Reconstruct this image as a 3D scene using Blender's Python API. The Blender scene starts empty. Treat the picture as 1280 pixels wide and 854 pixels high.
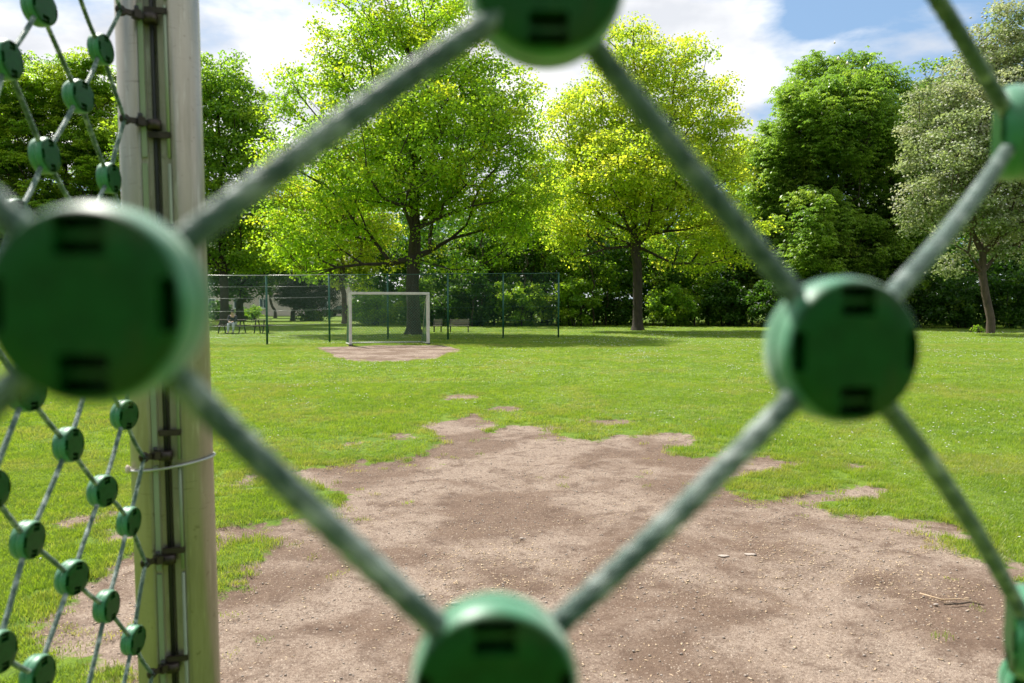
import bpy, bmesh, math, random
import numpy as np
from mathutils import Vector, Matrix, Quaternion

S = bpy.context.scene
COL = S.collection
R = math.radians
random.seed(7)
rng = np.random.default_rng(11)

# ------------------------------------------------------------------ camera
F = 1000.0            # focal length in pixels of the 1280 wide photograph
CAM_H = 1.6
PITCH = math.atan(47.0 / F)
cam_data = bpy.data.cameras.new('camera')
cam = bpy.data.objects.new('camera', cam_data)
COL.objects.link(cam)
cam.location = (0, 0, CAM_H)
cam.rotation_euler = (math.pi / 2 - PITCH, 0, 0)
cam_data.sensor_width = 36.0
cam_data.lens = 36.0 * F / 1280.0
cam_data.clip_start = 0.02
cam_data.clip_end = 3000
cam_data.dof.use_dof = True
cam_data.dof.focus_distance = 14.0
cam_data.dof.aperture_fstop = 4.8
S.camera = cam

# ------------------------------------------------------------------ light
SUN_AZ = -38.0        # degrees clockwise from straight ahead
SUN_EL = 54.0
sd = Vector((math.sin(R(SUN_AZ)) * math.cos(R(SUN_EL)), math.cos(R(SUN_AZ)) * math.cos(R(SUN_EL)), math.sin(R(SUN_EL))))
sun_data = bpy.data.lights.new('sun', 'SUN')
sun_data.energy = 5.0
sun_data.angle = R(0.53)
sun_data.color = (1.0, 0.955, 0.87)
sun = bpy.data.objects.new('sun', sun_data)
COL.objects.link(sun)
sun.rotation_euler = sd.to_track_quat('Z', 'Y').to_euler()
sun.location = (0, 0, 60)

world = bpy.data.worlds.new('World')
S.world = world
world.use_nodes = True
wt = world.node_tree
for n in list(wt.nodes):
    wt.nodes.remove(n)
WN, WL = wt.nodes, wt.links
def wnode(t, **k):
    n = WN.new(t)
    for a, b in k.items():
        setattr(n, a, b)
    return n
sky = wnode('ShaderNodeTexSky', sky_type='NISHITA', sun_disc=False)
sky.sun_elevation = R(SUN_EL)
sky.sun_rotation = R(SUN_AZ)
sky.air_density = 1.0
sky.dust_density = 0.6
sky.ozone_density = 1.2
tc = wnode('ShaderNodeTexCoord')
sep = wnode('ShaderNodeSeparateXYZ')
WL.new(tc.outputs['Generated'], sep.inputs[0])
addz = wnode('ShaderNodeMath', operation='ADD'); addz.inputs[1].default_value = 0.22
WL.new(sep.outputs['Z'], addz.inputs[0])
mz = wnode('ShaderNodeMath', operation='MAXIMUM'); mz.inputs[1].default_value = 0.12
WL.new(addz.outputs[0], mz.inputs[0])
dx = wnode('ShaderNodeMath', operation='DIVIDE'); dy = wnode('ShaderNodeMath', operation='DIVIDE')
WL.new(sep.outputs['X'], dx.inputs[0]); WL.new(mz.outputs[0], dx.inputs[1])
WL.new(sep.outputs['Y'], dy.inputs[0]); WL.new(mz.outputs[0], dy.inputs[1])
comb = wnode('ShaderNodeCombineXYZ')
WL.new(dx.outputs[0], comb.inputs[0]); WL.new(dy.outputs[0], comb.inputs[1])
CLOUD_OFF = (23.68, 24.62, 0.0)
mp = wnode('ShaderNodeMapping'); mp.inputs['Location'].default_value = CLOUD_OFF
WL.new(comb.outputs[0], mp.inputs['Vector'])
cn = wnode('ShaderNodeTexNoise'); cn.inputs['Scale'].default_value = 0.95
cn.inputs['Detail'].default_value = 9; cn.inputs['Roughness'].default_value = 0.53
cn.inputs['Distortion'].default_value = 0.15
WL.new(mp.outputs[0], cn.inputs['Vector'])
cr = wnode('ShaderNodeValToRGB')
cr.color_ramp.elements[0].position = 0.455; cr.color_ramp.elements[1].position = 0.522
WL.new(cn.outputs['Fac'], cr.inputs[0])
cn2 = wnode('ShaderNodeTexNoise'); cn2.inputs['Scale'].default_value = 2.1
cn2.inputs['Detail'].default_value = 6; cn2.inputs['Roughness'].default_value = 0.5
WL.new(mp.outputs[0], cn2.inputs['Vector'])
cc = wnode('ShaderNodeValToRGB')
cc.color_ramp.elements[0].position = 0.40; cc.color_ramp.elements[0].color = (8.6, 8.9, 9.5, 1)
cc.color_ramp.elements[1].position = 0.60; cc.color_ramp.elements[1].color = (14, 13.9, 13.7, 1)
WL.new(cn2.outputs['Fac'], cc.inputs[0])
# a thin white veil over the blue, as on the day of the photograph
veil = wnode('ShaderNodeMixRGB'); veil.inputs[0].default_value = 0.5
veil.inputs[2].default_value = (4.6, 7.6, 11.8, 1)
WL.new(sky.outputs[0], veil.inputs[1])
cm = wnode('ShaderNodeMixRGB')
WL.new(cr.outputs[0], cm.inputs[0]); WL.new(veil.outputs[0], cm.inputs[1]); WL.new(cc.outputs[0], cm.inputs[2])
bg = wnode('ShaderNodeBackground'); bg.inputs['Strength'].default_value = 0.058
wo = wnode('ShaderNodeOutputWorld')
WL.new(cm.outputs[0], bg.inputs['Color']); WL.new(bg.outputs[0], wo.inputs['Surface'])

S.view_settings.view_transform = 'Standard'
S.view_settings.look = 'None'
S.view_settings.gamma = 1.0
S.view_settings.exposure = 0.74
S.render.engine = 'CYCLES'
S.cycles.max_bounces = 10
S.cycles.transmission_bounces = 6
S.cycles.use_denoising = True

# ------------------------------------------------------------------ helpers
def unproj(px, py, d):
    """world point on the ray of photograph pixel (px, py) at distance d ahead (world Y)"""
    u = (px - 640.0) / F; w = (427.0 - py) / F
    dirv = Vector((u, math.cos(PITCH) + w * math.sin(PITCH), -math.sin(PITCH) + w * math.cos(PITCH)))
    return Vector((0, 0, CAM_H)) + dirv * (d / dirv.y)

def on_ground(px, py):
    u = (px - 640.0) / F; w = (427.0 - py) / F
    v = Vector((u, math.cos(PITCH) + w * math.sin(PITCH), -math.sin(PITCH) + w * math.cos(PITCH)))
    return Vector((0, 0, CAM_H)) + v * (CAM_H / -v.z)

def setp(o, label=None, cat=None, group=None, kind=None):
    if label: o['label'] = label
    if cat: o['category'] = cat
    if group: o['group'] = group
    if kind: o['kind'] = kind
    return o

def empty(name, loc=(0, 0, 0), **k):
    o = bpy.data.objects.new(name, None)
    o.empty_display_size = 0.2
    o.location = loc
    COL.objects.link(o)
    return setp(o, **k)

def link(name, me, mat=None, parent=None, loc=None, **k):
    o = bpy.data.objects.new(name, me)
    COL.objects.link(o)
    if mat is not None and len(me.materials) == 0:
        me.materials.append(mat)
    if parent is not None:
        o.parent = parent
        # geometry is given in world coordinates; parents are only translated
        q = parent; off = Vector((0, 0, 0))
        while q is not None:
            off += q.location; q = q.parent
        o.location = (Vector(loc) if loc is not None else Vector((0, 0, 0))) - off
    elif loc is not None:
        o.location = loc
    return setp(o, **k)

def np_mesh(name, V, Fq, smooth=False, attrs=None):
    """V (n,3); Fq (m,k) faces of one size k"""
    me = bpy.data.meshes.new(name)
    V = np.asarray(V, dtype=np.float32); Fq = np.asarray(Fq, dtype=np.int32)
    me.vertices.add(len(V)); me.vertices.foreach_set('co', V.ravel())
    k = Fq.shape[1]
    me.loops.add(Fq.size); me.loops.foreach_set('vertex_index', Fq.ravel())
    me.polygons.add(len(Fq))
    me.polygons.foreach_set('loop_start', np.arange(0, Fq.size, k, dtype=np.int32))
    try:
        me.polygons.foreach_set('loop_total', np.full(len(Fq), k, dtype=np.int32))
    except Exception:
        pass
    if smooth:
        me.polygons.foreach_set('use_smooth', np.ones(len(Fq), dtype=bool))
    for an, arr in (attrs or {}).items():
        arr = np.asarray(arr, dtype=np.float32)
        if arr.ndim == 1:
            a = me.attributes.new(an, 'FLOAT', 'POINT'); a.data.foreach_set('value', arr)
        else:
            a = me.attributes.new(an, 'FLOAT_VECTOR', 'POINT'); a.data.foreach_set('vector', arr.ravel())
    me.update(calc_edges=True)
    return me

class MB:
    """collects simple solids into one mesh"""
    def __init__(self):
        self.v = []; self.f = []; self.sm = []
    def box(self, c, s, rot=None):
        c = Vector(c); n = len(self.v)
        for x in (-.5, .5):
            for y in (-.5, .5):
                for z in (-.5, .5):
                    p = Vector((x * s[0], y * s[1], z * s[2]))
                    if rot is not None: p = rot @ p
                    self.v.append(c + p)
        for q in ((0, 1, 3, 2), (4, 6, 7, 5), (0, 4, 5, 1), (2, 3, 7, 6), (0, 2, 6, 4), (1, 5, 7, 3)):
            self.f.append(tuple(n + i for i in q)); self.sm.append(False)
        return self
    def tube(self, pts, rad, seg=8, cap=True, smooth=True):
        pts = [Vector(p) for p in pts]
        if not hasattr(rad, '__len__'): rad = [rad] * len(pts)
        n0 = len(self.v)
        up = None
        for i, p in enumerate(pts):
            if i == 0: t = pts[1] - pts[0]
            elif i == len(pts) - 1: t = pts[-1] - pts[-2]
            else: t = pts[i + 1] - pts[i - 1]
            t.normalize()
            if up is None:
                up = t.orthogonal().normalized()
            else:
                up = (up - t * up.dot(t)).normalized()
            b = t.cross(up)
            for k in range(seg):
                a = 2 * math.pi * k / seg
                self.v.append(p + (up * math.cos(a) + b * math.sin(a)) * rad[i])
        for i in range(len(pts) - 1):
            for k in range(seg):
                a = n0 + i * seg + k; b_ = n0 + i * seg + (k + 1) % seg
                self.f.append((a, b_, b_ + seg, a + seg)); self.sm.append(smooth)
        if cap:
            self.f.append(tuple(n0 + k for k in reversed(range(seg)))); self.sm.append(False)
            e = n0 + (len(pts) - 1) * seg
            self.f.append(tuple(e + k for k in range(seg))); self.sm.append(False)
        return self
    def prism(self, prof, a0, a1, axis='X'):
        """profile (list of 2D points) extruded along an axis from a0 to a1"""
        n = len(self.v); m = len(prof)
        for a in (a0, a1):
            for (p, q) in prof:
                self.v.append(Vector((a, p, q)) if axis == 'X' else Vector((p, a, q)) if axis == 'Y' else Vector((p, q, a)))
        for i in range(m):
            j = (i + 1) % m
            self.f.append((n + i, n + j, n + m + j, n + m + i)); self.sm.append(False)
        self.f.append(tuple(n + i for i in reversed(range(m)))); self.sm.append(False)
        self.f.append(tuple(n + m + i for i in range(m))); self.sm.append(False)
        return self
    def blob(self, c, r, seg=8, rings=5, jit=0.0, rnd=random):
        c = Vector(c); n0 = len(self.v)
        if not hasattr(r, '__len__'): r = (r, r, r)
        self.v.append(c + Vector((0, 0, -r[2])))
        for i in range(1, rings):
            th = math.pi * i / rings
            for k in range(seg):
                a = 2 * math.pi * k / seg
                j = 1 + rnd.uniform(-jit, jit)
                self.v.append(c + Vector((r[0] * math.sin(th) * math.cos(a) * j, r[1] * math.sin(th) * math.sin(a) * j, -r[2] * math.cos(th) * j)))
        self.v.append(c + Vector((0, 0, r[2])))
        last = len(self.v) - 1
        for k in range(seg):
            self.f.append((n0, n0 + 1 + (k + 1) % seg, n0 + 1 + k)); self.sm.append(True)
            b = n0 + 1 + (rings - 2) * seg
            self.f.append((last, b + k, b + (k + 1) % seg)); self.sm.append(True)
        for i in range(rings - 2):
            for k in range(seg):
                a = n0 + 1 + i * seg + k; b = n0 + 1 + i * seg + (k + 1) % seg
                self.f.append((a, b, b + seg, a + seg)); self.sm.append(True)
        return self
    def mesh(self, name, bevel=0):
        me = bpy.data.meshes.new(name)
        me.from_pydata([tuple(v) for v in self.v], [], self.f)
        me.polygons.foreach_set('use_smooth', self.sm)
        me.update()
        if bevel:
            bm = bmesh.new(); bm.from_mesh(me)
            bmesh.ops.recalc_face_normals(bm, faces=bm.faces)
            ed = [e for e in bm.edges if len(e.link_faces) == 2 and e.calc_face_angle(0) > 0.6]
            bmesh.ops.bevel(bm, geom=ed, offset=bevel, segments=2, affect='EDGES', clamp_overlap=True)
            bm.to_mesh(me); bm.free()
        return me
    def build(self, name, mat, parent=None, bevel=0, **k):
        return link(name, self.mesh(name, bevel), mat, parent, **k)

def evaluated(me, mods):
    """applies a list of modifier set-ups to a mesh, returns the new mesh"""
    o = bpy.data.objects.new('temporary', me)
    COL.objects.link(o)
    for typ, props in mods:
        m = o.modifiers.new(typ, typ)
        for a, b in props.items():
            setattr(m, a, b)
    dg = bpy.context.evaluated_depsgraph_get()
    dg.update()
    out = bpy.data.meshes.new_from_object(o.evaluated_get(dg))
    bpy.data.objects.remove(o)
    return out

# value noise -------------------------------------------------------------
def vnoise(x, y, seed=0):
    def h(i, j):
        n = (i * 374761393 + j * 668265263 + seed * 974711) & 0x7fffffff
        n = ((n ^ (n >> 13)) * 1274126177) & 0x7fffffff
        return ((n ^ (n >> 16)) & 0xffff) / 65535.0
    xi = np.floor(x).astype(np.int64); yi = np.floor(y).astype(np.int64)
    xf = x - xi; yf = y - yi
    u = xf * xf * (3 - 2 * xf); v = yf * yf * (3 - 2 * yf)
    return (h(xi, yi) * (1 - u) + h(xi + 1, yi) * u) * (1 - v) + (h(xi, yi + 1) * (1 - u) + h(xi + 1, yi + 1) * u) * v
def fbm(x, y, octv=4, seed=0):
    s = 0; a = 0.5; t = 0
    for o in range(octv):
        s = s + a * vnoise(x * 2 ** o, y * 2 ** o, seed + o * 17); t += a; a *= 0.55
    return s / t

# ------------------------------------------------------------------ materials
def newmat(name):
    m = bpy.data.materials.new(name); m.use_nodes = True
    nt = m.node_tree
    for n in list(nt.nodes): nt.nodes.remove(n)
    out = nt.nodes.new('ShaderNodeOutputMaterial')
    return m, nt, out
def N(nt, t, **k):
    n = nt.nodes.new(t)
    for a, b in k.items():
        if a.startswith('i_'):
            n.inputs[a[2:].replace('_', ' ')].default_value = b
        else: setattr(n, a, b)
    return n
def ramp(nt, src, stops):
    r = nt.nodes.new('ShaderNodeValToRGB')
    e = r.color_ramp.elements
    while len(e) < len(stops): e.new(0.5)
    for i, (p, c) in enumerate(stops):
        e[i].position = p
        e[i].color = (c, c, c, 1) if not hasattr(c, '__len__') else (*c, 1)
    nt.links.new(src, r.inputs[0])
    return r.outputs[0]
def mix(nt, fac, a, b, mode='MIX'):
    m = nt.nodes.new('ShaderNodeMixRGB'); m.blend_type = mode
    for i, v in enumerate((fac, a, b)):
        if hasattr(v, 'is_linked') or hasattr(v, 'links'): nt.links.new(v, m.inputs[i])
        elif hasattr(v, '__len__'): m.inputs[i].default_value = (*v, 1)
        else: m.inputs[i].default_value = v if i == 0 else (v, v, v, 1)
    return m.outputs[0]
def math_(nt, op, a, b=0.0, clamp=False):
    m = nt.nodes.new('ShaderNodeMath'); m.operation = op; m.use_clamp = clamp
    for i, v in enumerate((a, b)):
        if hasattr(v, 'links'): nt.links.new(v, m.inputs[i])
        else: m.inputs[i].default_value = v
    return m.outputs[0]
def noise(nt, scale, detail=4, rough=0.55, vec=None, dist=0.0):
    n = nt.nodes.new('ShaderNodeTexNoise')
    n.inputs['Scale'].default_value = scale; n.inputs['Detail'].default_value = detail
    n.inputs['Roughness'].default_value = rough; n.inputs['Distortion'].default_value = dist
    if vec is not None: nt.links.new(vec, n.inputs['Vector'])
    return n.outputs['Fac']
def objcoord(nt, scale=None):
    t = nt.nodes.new('ShaderNodeTexCoord')
    if scale is None: return t.outputs['Object']
    m = nt.nodes.new('ShaderNodeMapping'); m.inputs['Scale'].default_value = scale
    nt.links.new(t.outputs['Object'], m.inputs['Vector'])
    return m.outputs[0]

def surf(name, c1, c2, scale=8.0, rough=0.6, bump=0.2, metallic=0.0, stretch=None, bdist=0.01, spec=0.5, dirt=None, coat=0.0):
    """weathered opaque surface: two tones mixed by noise, bumped, optional dirt tone"""
    m, nt, out = newmat(name)
    vec = objcoord(nt, stretch)
    n1 = noise(nt, scale, 6, 0.6, vec)
    col = mix(nt, ramp(nt, n1, [(0.35, 0.0), (0.65, 1.0)]), c1, c2)
    if dirt:
        n3 = noise(nt, scale * 0.37, 5, 0.65, vec)
        col = mix(nt, ramp(nt, n3, [(0.5, 0.0), (0.72, dirt[1])]), col, dirt[0])
    b = nt.nodes.new('ShaderNodeBsdfPrincipled')
    nt.links.new(col, b.inputs['Base Color'])
    nt.links.new(ramp(nt, n1, [(0.2, max(0.05, rough - 0.12)), (0.8, min(1, rough + 0.12))]), b.inputs['Roughness'])
    b.inputs['Metallic'].default_value = metallic
    b.inputs['Specular IOR Level'].default_value = spec
    b.inputs['Coat Weight'].default_value = coat
    bp = N(nt, 'ShaderNodeBump'); bp.inputs['Strength'].default_value = bump; bp.inputs['Distance'].default_value = bdist
    nt.links.new(noise(nt, scale * 4, 5, 0.6, vec), bp.inputs['Height'])
    nt.links.new(bp.outputs[0], b.inputs['Normal'])
    nt.links.new(b.outputs[0], out.inputs[0])
    return m

def leafmat(name, c1, c2, trans, tfac=0.45, rough=0.5, c3=None, gloss=0.3):
    """leaf: reflecting and letting light through; tint.x per clump, tint.y per leaf, tint.z third colour"""
    m, nt, out = newmat(name)
    at = N(nt, 'ShaderNodeAttribute', attribute_name='tint')
    sp = N(nt, 'ShaderNodeSeparateXYZ'); nt.links.new(at.outputs['Vector'], sp.inputs[0])
    col = mix(nt, sp.outputs[0], c1, c2)
    if c3: col = mix(nt, sp.outputs[2], col, c3)
    br = math_(nt, 'ADD', math_(nt, 'MULTIPLY', sp.outputs[1], 0.7), 0.65)
    hs = N(nt, 'ShaderNodeHueSaturation'); nt.links.new(col, hs.inputs['Color']); nt.links.new(br, hs.inputs['Value'])
    b = nt.nodes.new('ShaderNodeBsdfPrincipled')
    nt.links.new(hs.outputs[0], b.inputs['Base Color'])
    b.inputs['Roughness'].default_value = rough
    b.inputs['Specular IOR Level'].default_value = gloss
    tr = nt.nodes.new('ShaderNodeBsdfTranslucent')
    tcol = mix(nt, 1.0, hs.outputs[0], trans, 'MULTIPLY')
    nt.links.new(tcol, tr.inputs['Color'])
    ms = nt.nodes.new('ShaderNodeMixShader'); ms.inputs[0].default_value = tfac
    nt.links.new(b.outputs[0], ms.inputs[1]); nt.links.new(tr.outputs[0], ms.inputs[2])
    nt.links.new(ms.outputs[0], out.inputs[0])
    return m

M = {}
T = (3.1, 3.0, 1.2)
M['maple_leaf'] = leafmat('maple_leaf', (.12, .22, .018), (.22, .325, .026), T, .55, c3=(.27, .30, .03))
M['yellow_leaf'] = leafmat('yellow_leaf', (.16, .25, .028), (.29, .35, .045), T, .55, c3=(.36, .37, .06))
M['chestnut_leaf'] = leafmat('chestnut_leaf', (.115, .205, .038), (.195, .295, .046), (2.6, 2.7, 1.2), .36, .42, c3=(.20, .27, .05), gloss=.4)
M['whitebeam_leaf'] = leafmat('whitebeam_leaf', (.16, .22, .07), (.38, .43, .22), (1.6, 1.7, 1.0), .3, .6, c3=(.48, .48, .34))
M['ash_leaf'] = leafmat('ash_leaf', (.09, .18, .022), (.17, .27, .03), T, .47, c3=(.20, .27, .03))
M['dark_leaf'] = leafmat('dark_leaf', (.028, .075, .012), (.06, .13, .016), (2.4, 2.6, 1.1), .36, .45, c3=(.12, .19, .02))
M['yew_leaf'] = leafmat('yew_leaf', (.015, .035, .010), (.03, .06, .014), (1.5, 1.6, 1.0), .2, .5)
M['grass_blade'] = None
M['bark'] = surf('bark', (.028, .020, .015), (.070, .052, .038), 9, .9, .9, stretch=(1, 1, .25), bdist=.05, dirt=((.04, .05, .02), .5))
M['bark_light'] = surf('bark_light', (.06, .045, .032), (.14, .10, .07), 9, .9, .9, stretch=(1, 1, .3), bdist=.04)
M['blossom'] = surf('blossom', (.75, .68, .60), (.8, .60, .55), 6, .8, .1)
M['cream_blossom'] = surf('cream_blossom', (.62, .60, .48), (.50, .50, .38), 6, .8, .1)

def build_grass_mat():
    m, nt, out = newmat('grass_blade')
    g = N(nt, 'ShaderNodeNewGeometry')
    big = noise(nt, 0.55, 3, .6, g.outputs['Position'])
    med = noise(nt, 5.0, 3, .6, g.outputs['Position'])
    oi = N(nt, 'ShaderNodeObjectInfo')
    c = mix(nt, ramp(nt, big, [(.35, 0), (.65, 1)]), (.130, .225, .018), (.215, .300, .026))
    c = mix(nt, ramp(nt, med, [(.35, 0), (.7, .75)]), c, (.065, .150, .014))
    c = mix(nt, ramp(nt, oi.outputs['Random'], [(0.86, 0), (.94, .7)]), c, (.32, .30, .12))
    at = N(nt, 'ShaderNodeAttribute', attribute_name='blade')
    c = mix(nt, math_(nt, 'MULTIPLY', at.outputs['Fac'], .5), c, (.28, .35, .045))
    ad = N(nt, 'ShaderNodeAttribute', attribute_name='dry', attribute_type='INSTANCER')
    c = mix(nt, ad.outputs['Fac'], c, (.34, .28, .12))
    b = nt.nodes.new('ShaderNodeBsdfPrincipled'); nt.links.new(c, b.inputs['Base Color'])
    b.inputs['Roughness'].default_value = .45; b.inputs['Specular IOR Level'].default_value = .35
    tr = nt.nodes.new('ShaderNodeBsdfTranslucent')
    nt.links.new(mix(nt, 1.0, c, (2.2, 2.2, 1.0), 'MULTIPLY'), tr.inputs['Color'])
    ms = nt.nodes.new('ShaderNodeMixShader'); ms.inputs[0].default_value = .38
    nt.links.new(b.outputs[0], ms.inputs[1]); nt.links.new(tr.outputs[0], ms.inputs[2]); nt.links.new(ms.outputs[0], out.inputs[0])
    return m
M['grass_blade'] = build_grass_mat()

def build_ground_mat():
    m, nt, out = newmat('ground')
    g = N(nt, 'ShaderNodeNewGeometry')
    P = g.outputs['Position']
    at = N(nt, 'ShaderNodeAttribute', attribute_name='dirt')
    fine = noise(nt, 14, 5, .65, P)
    d = math_(nt, 'ADD', at.outputs['Fac'], math_(nt, 'MULTIPLY', math_(nt, 'SUBTRACT', fine, .5), .34))
    mask = ramp(nt, math_(nt, 'ADD', math_(nt, 'MULTIPLY', d, 9.0), .5), [(.2, 0), (.8, 1)])
    # bare soil
    n1 = noise(nt, .9, 6, .62, P, .4)
    n2 = noise(nt, 4.5, 6, .7, P, .3)
    n3 = noise(nt, 55, 4, .7, P)
    n4 = noise(nt, 210, 2, .6, P)
    soil = mix(nt, ramp(nt, n1, [(.43, 0), (.56, 1)]), (.182, .125, .090), (.345, .268, .210))
    soil = mix(nt, ramp(nt, n2, [(.50, 0), (.64, .8)]), soil, (.112, .073, .052))
    soil = mix(nt, ramp(nt, n3, [(.35, .7), (.52, 0)]), soil, (.115, .075, .055))
    soil = mix(nt, ramp(nt, n3, [(.60, 0), (.70, .6)]), soil, (.44, .36, .29))
    soil = mix(nt, ramp(nt, n4, [(.38, .75), (.52, 0)]), soil, (.10, .065, .045))
    vo = N(nt, 'ShaderNodeTexVoronoi'); vo.inputs['Scale'].default_value = 62; nt.links.new(P, vo.inputs['Vector'])
    chip = ramp(nt, vo.outputs['Distance'], [(.16, 1), (.26, 0)])
    sepc = N(nt, 'ShaderNodeSeparateColor'); nt.links.new(vo.outputs['Color'], sepc.inputs[0])
    chip = math_(nt, 'MULTIPLY', chip, ramp(nt, sepc.outputs[0], [(.62, 0), (.68, 1)]))
    soil = mix(nt, math_(nt, 'MULTIPLY', chip, .8), soil, (.52, .43, .34))
    # lawn seen from afar
    w1 = noise(nt, .35, 4, .6, P); w2 = noise(nt, 6, 5, .7, P); w3 = noise(nt, 45, 3, .7, P)
    lawn = mix(nt, ramp(nt, w1, [(.35, 0), (.65, 1)]), (.115, .195, .016), (.185, .255, .022))
    lawn = mix(nt, ramp(nt, w2, [(.4, .55), (.6, 0)]), lawn, (.065, .13, .014))
    lawn = mix(nt, ramp(nt, w3, [(.35, .6), (.55, 0)]), lawn, (.05, .085, .014))
    col = mix(nt, mask, lawn, soil)
    b = nt.nodes.new('ShaderNodeBsdfPrincipled'); nt.links.new(col, b.inputs['Base Color'])
    b.inputs['Roughness'].default_value = .92; b.inputs['Specular IOR Level'].default_value = .15
    hsum = math_(nt, 'ADD', math_(nt, 'MULTIPLY', n2, .6), math_(nt, 'ADD', math_(nt, 'MULTIPLY', n3, .5), math_(nt, 'MULTIPLY', n4, .18)))
    bp = N(nt, 'ShaderNodeBump'); bp.inputs['Strength'].default_value = .85; bp.inputs['Distance'].default_value = .022
    nt.links.new(hsum, bp.inputs['Height']); nt.links.new(bp.outputs[0], b.inputs['Normal'])
    nt.links.new(b.outputs[0], out.inputs[0])
    return m
M['ground'] = build_ground_mat()
def disc_mat():
    """moulded green plastic; the barrel-shaped rim is tinted lighter as if sunlit, the flat faces darker as if shaded, with some dirt"""
    m, nt, out = newmat('green_plastic')
    v = objcoord(nt); sp = N(nt, 'ShaderNodeSeparateXYZ'); nt.links.new(v, sp.inputs[0])
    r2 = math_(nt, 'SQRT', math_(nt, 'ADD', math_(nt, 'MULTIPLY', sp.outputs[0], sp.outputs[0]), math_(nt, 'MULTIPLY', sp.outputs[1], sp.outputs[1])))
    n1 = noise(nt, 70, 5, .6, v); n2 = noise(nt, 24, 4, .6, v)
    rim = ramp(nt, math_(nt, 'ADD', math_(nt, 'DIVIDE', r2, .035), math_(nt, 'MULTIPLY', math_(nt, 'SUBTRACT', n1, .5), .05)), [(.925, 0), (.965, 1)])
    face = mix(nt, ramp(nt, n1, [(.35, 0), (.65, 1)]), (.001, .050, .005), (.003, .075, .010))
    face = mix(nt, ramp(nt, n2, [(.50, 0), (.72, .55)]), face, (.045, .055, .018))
    side_ = mix(nt, ramp(nt, n1, [(.35, 0), (.65, 1)]), (.014, .165, .062), (.036, .235, .105))  # sunlight on the rim is painted in as this lighter green
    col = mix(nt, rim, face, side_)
    b = nt.nodes.new('ShaderNodeBsdfPrincipled'); nt.links.new(col, b.inputs['Base Color'])
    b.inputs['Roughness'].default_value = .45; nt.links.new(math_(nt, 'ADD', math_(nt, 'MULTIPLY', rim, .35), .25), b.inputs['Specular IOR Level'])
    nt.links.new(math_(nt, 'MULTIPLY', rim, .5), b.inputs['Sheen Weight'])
    bp = N(nt, 'ShaderNodeBump'); bp.inputs['Strength'].default_value = .25; bp.inputs['Distance'].default_value = .0008
    nt.links.new(noise(nt, 300, 4, .6, v), bp.inputs['Height']); nt.links.new(bp.outputs[0], b.inputs['Normal'])
    nt.links.new(b.outputs[0], out.inputs[0])
    return m
M['stone'] = surf('stone', (.44, .37, .31), (.30, .24, .20), 20, .85, .5, bdist=.004)
M['chip'] = surf('wood_chip', (.50, .34, .19), (.62, .48, .33), 30, .8, .3, bdist=.002)
M['daisy'] = surf('daisy', (.80, .80, .74), (.75, .75, .70), 10, .7, .1)

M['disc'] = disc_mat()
M['rope'] = surf('rope_fibre', (.010, .048, .030), (.115, .185, .150), 110, .5, 1.0, bdist=.0018, dirt=((.60, .66, .62), 1.0))
for n_ in M['rope'].node_tree.nodes:
    if n_.type == 'BSDF_PRINCIPLED':
        n_.inputs['Sheen Weight'].default_value = .45; n_.inputs['Sheen Roughness'].default_value = .35; n_.inputs['Sheen Tint'].default_value = (.85, 1, .95, 1)
M['post'] = surf('weathered_metal', (.30, .265, .22), (.43, .385, .325), 7, .36, .25, metallic=.4, stretch=(1, 1, .18), bdist=.002, dirt=((.24, .25, .155), .6))
def post_marks(m):
    nt = m.node_tree; b = [n for n in nt.nodes if n.type == 'BSDF_PRINCIPLED'][0]
    src = b.inputs['Base Color'].links[0].from_socket
    v1 = objcoord(nt, (3, 3, 60)); v2 = objcoord(nt, (1, 1, .1)); v3 = objcoord(nt)
    gate = ramp(nt, noise(nt, 2.2, 3, .6, v3), [(.50, 0), (.60, 1)])
    sc = math_(nt, 'MULTIPLY', ramp(nt, noise(nt, 5, 3, .6, v1), [(.64, 0), (.68, .55)]), gate)
    c = mix(nt, sc, src, (.10, .095, .07))
    c = mix(nt, ramp(nt, noise(nt, 26, 4, .7, v2), [(.50, 0), (.70, .6)]), c, (.20, .185, .13))
    c = mix(nt, ramp(nt, noise(nt, 38, 3, .6, v3), [(.66, 0), (.72, .6)]), c, (.14, .12, .08))
    c = mix(nt, ramp(nt, noise(nt, 60, 3, .6, v2), [(.60, 0), (.70, .35)]), c, (.62, .60, .52))
    nt.links.new(c, b.inputs['Base Color'])
post_marks(M['post'])
M['channel'] = surf('channel_metal', (.20, .25, .165), (.32, .36, .26), 9, .45, .2, metallic=.2, stretch=(1, 1, .15), bdist=.002, dirt=((.20, .26, .14), .6))
M['cable'] = surf('black_cable', (.010, .010, .010), (.02, .02, .018), 30, .5, .3, bdist=.001)
M['bracket'] = surf('dark_bracket', (.028, .020, .016), (.055, .040, .032), 40, .45, .4, metallic=.4, bdist=.001)
M['wire'] = surf('steel_wire', (.40, .40, .38), (.52, .52, .50), 20, .45, .1, metallic=.5)
M['goal'] = surf('goal_metal', (.50, .48, .43), (.62, .60, .55), 6, .45, .2, metallic=.1, dirt=((.45, .43, .38), .5))
M['goal_net'] = surf('net_cord', (.05, .13, .075), (.09, .19, .12), 20, .8, .1)
M['fence_green'] = surf('fence_green', (.010, .075, .045), (.018, .10, .06), 6, .45, .1)
M['fence_wire'] = surf('fence_wire', (.035, .11, .075), (.06, .14, .10), 6, .5, .1)
M['bench_wood'] = surf('grey_wood', (.20, .17, .13), (.30, .26, .20), 6, .8, .4, stretch=(.2, 1, 1))
M['dark_wood'] = surf('dark_wood', (.06, .045, .035), (.11, .085, .065), 6, .8, .4, stretch=(.2, 1, 1))
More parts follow.
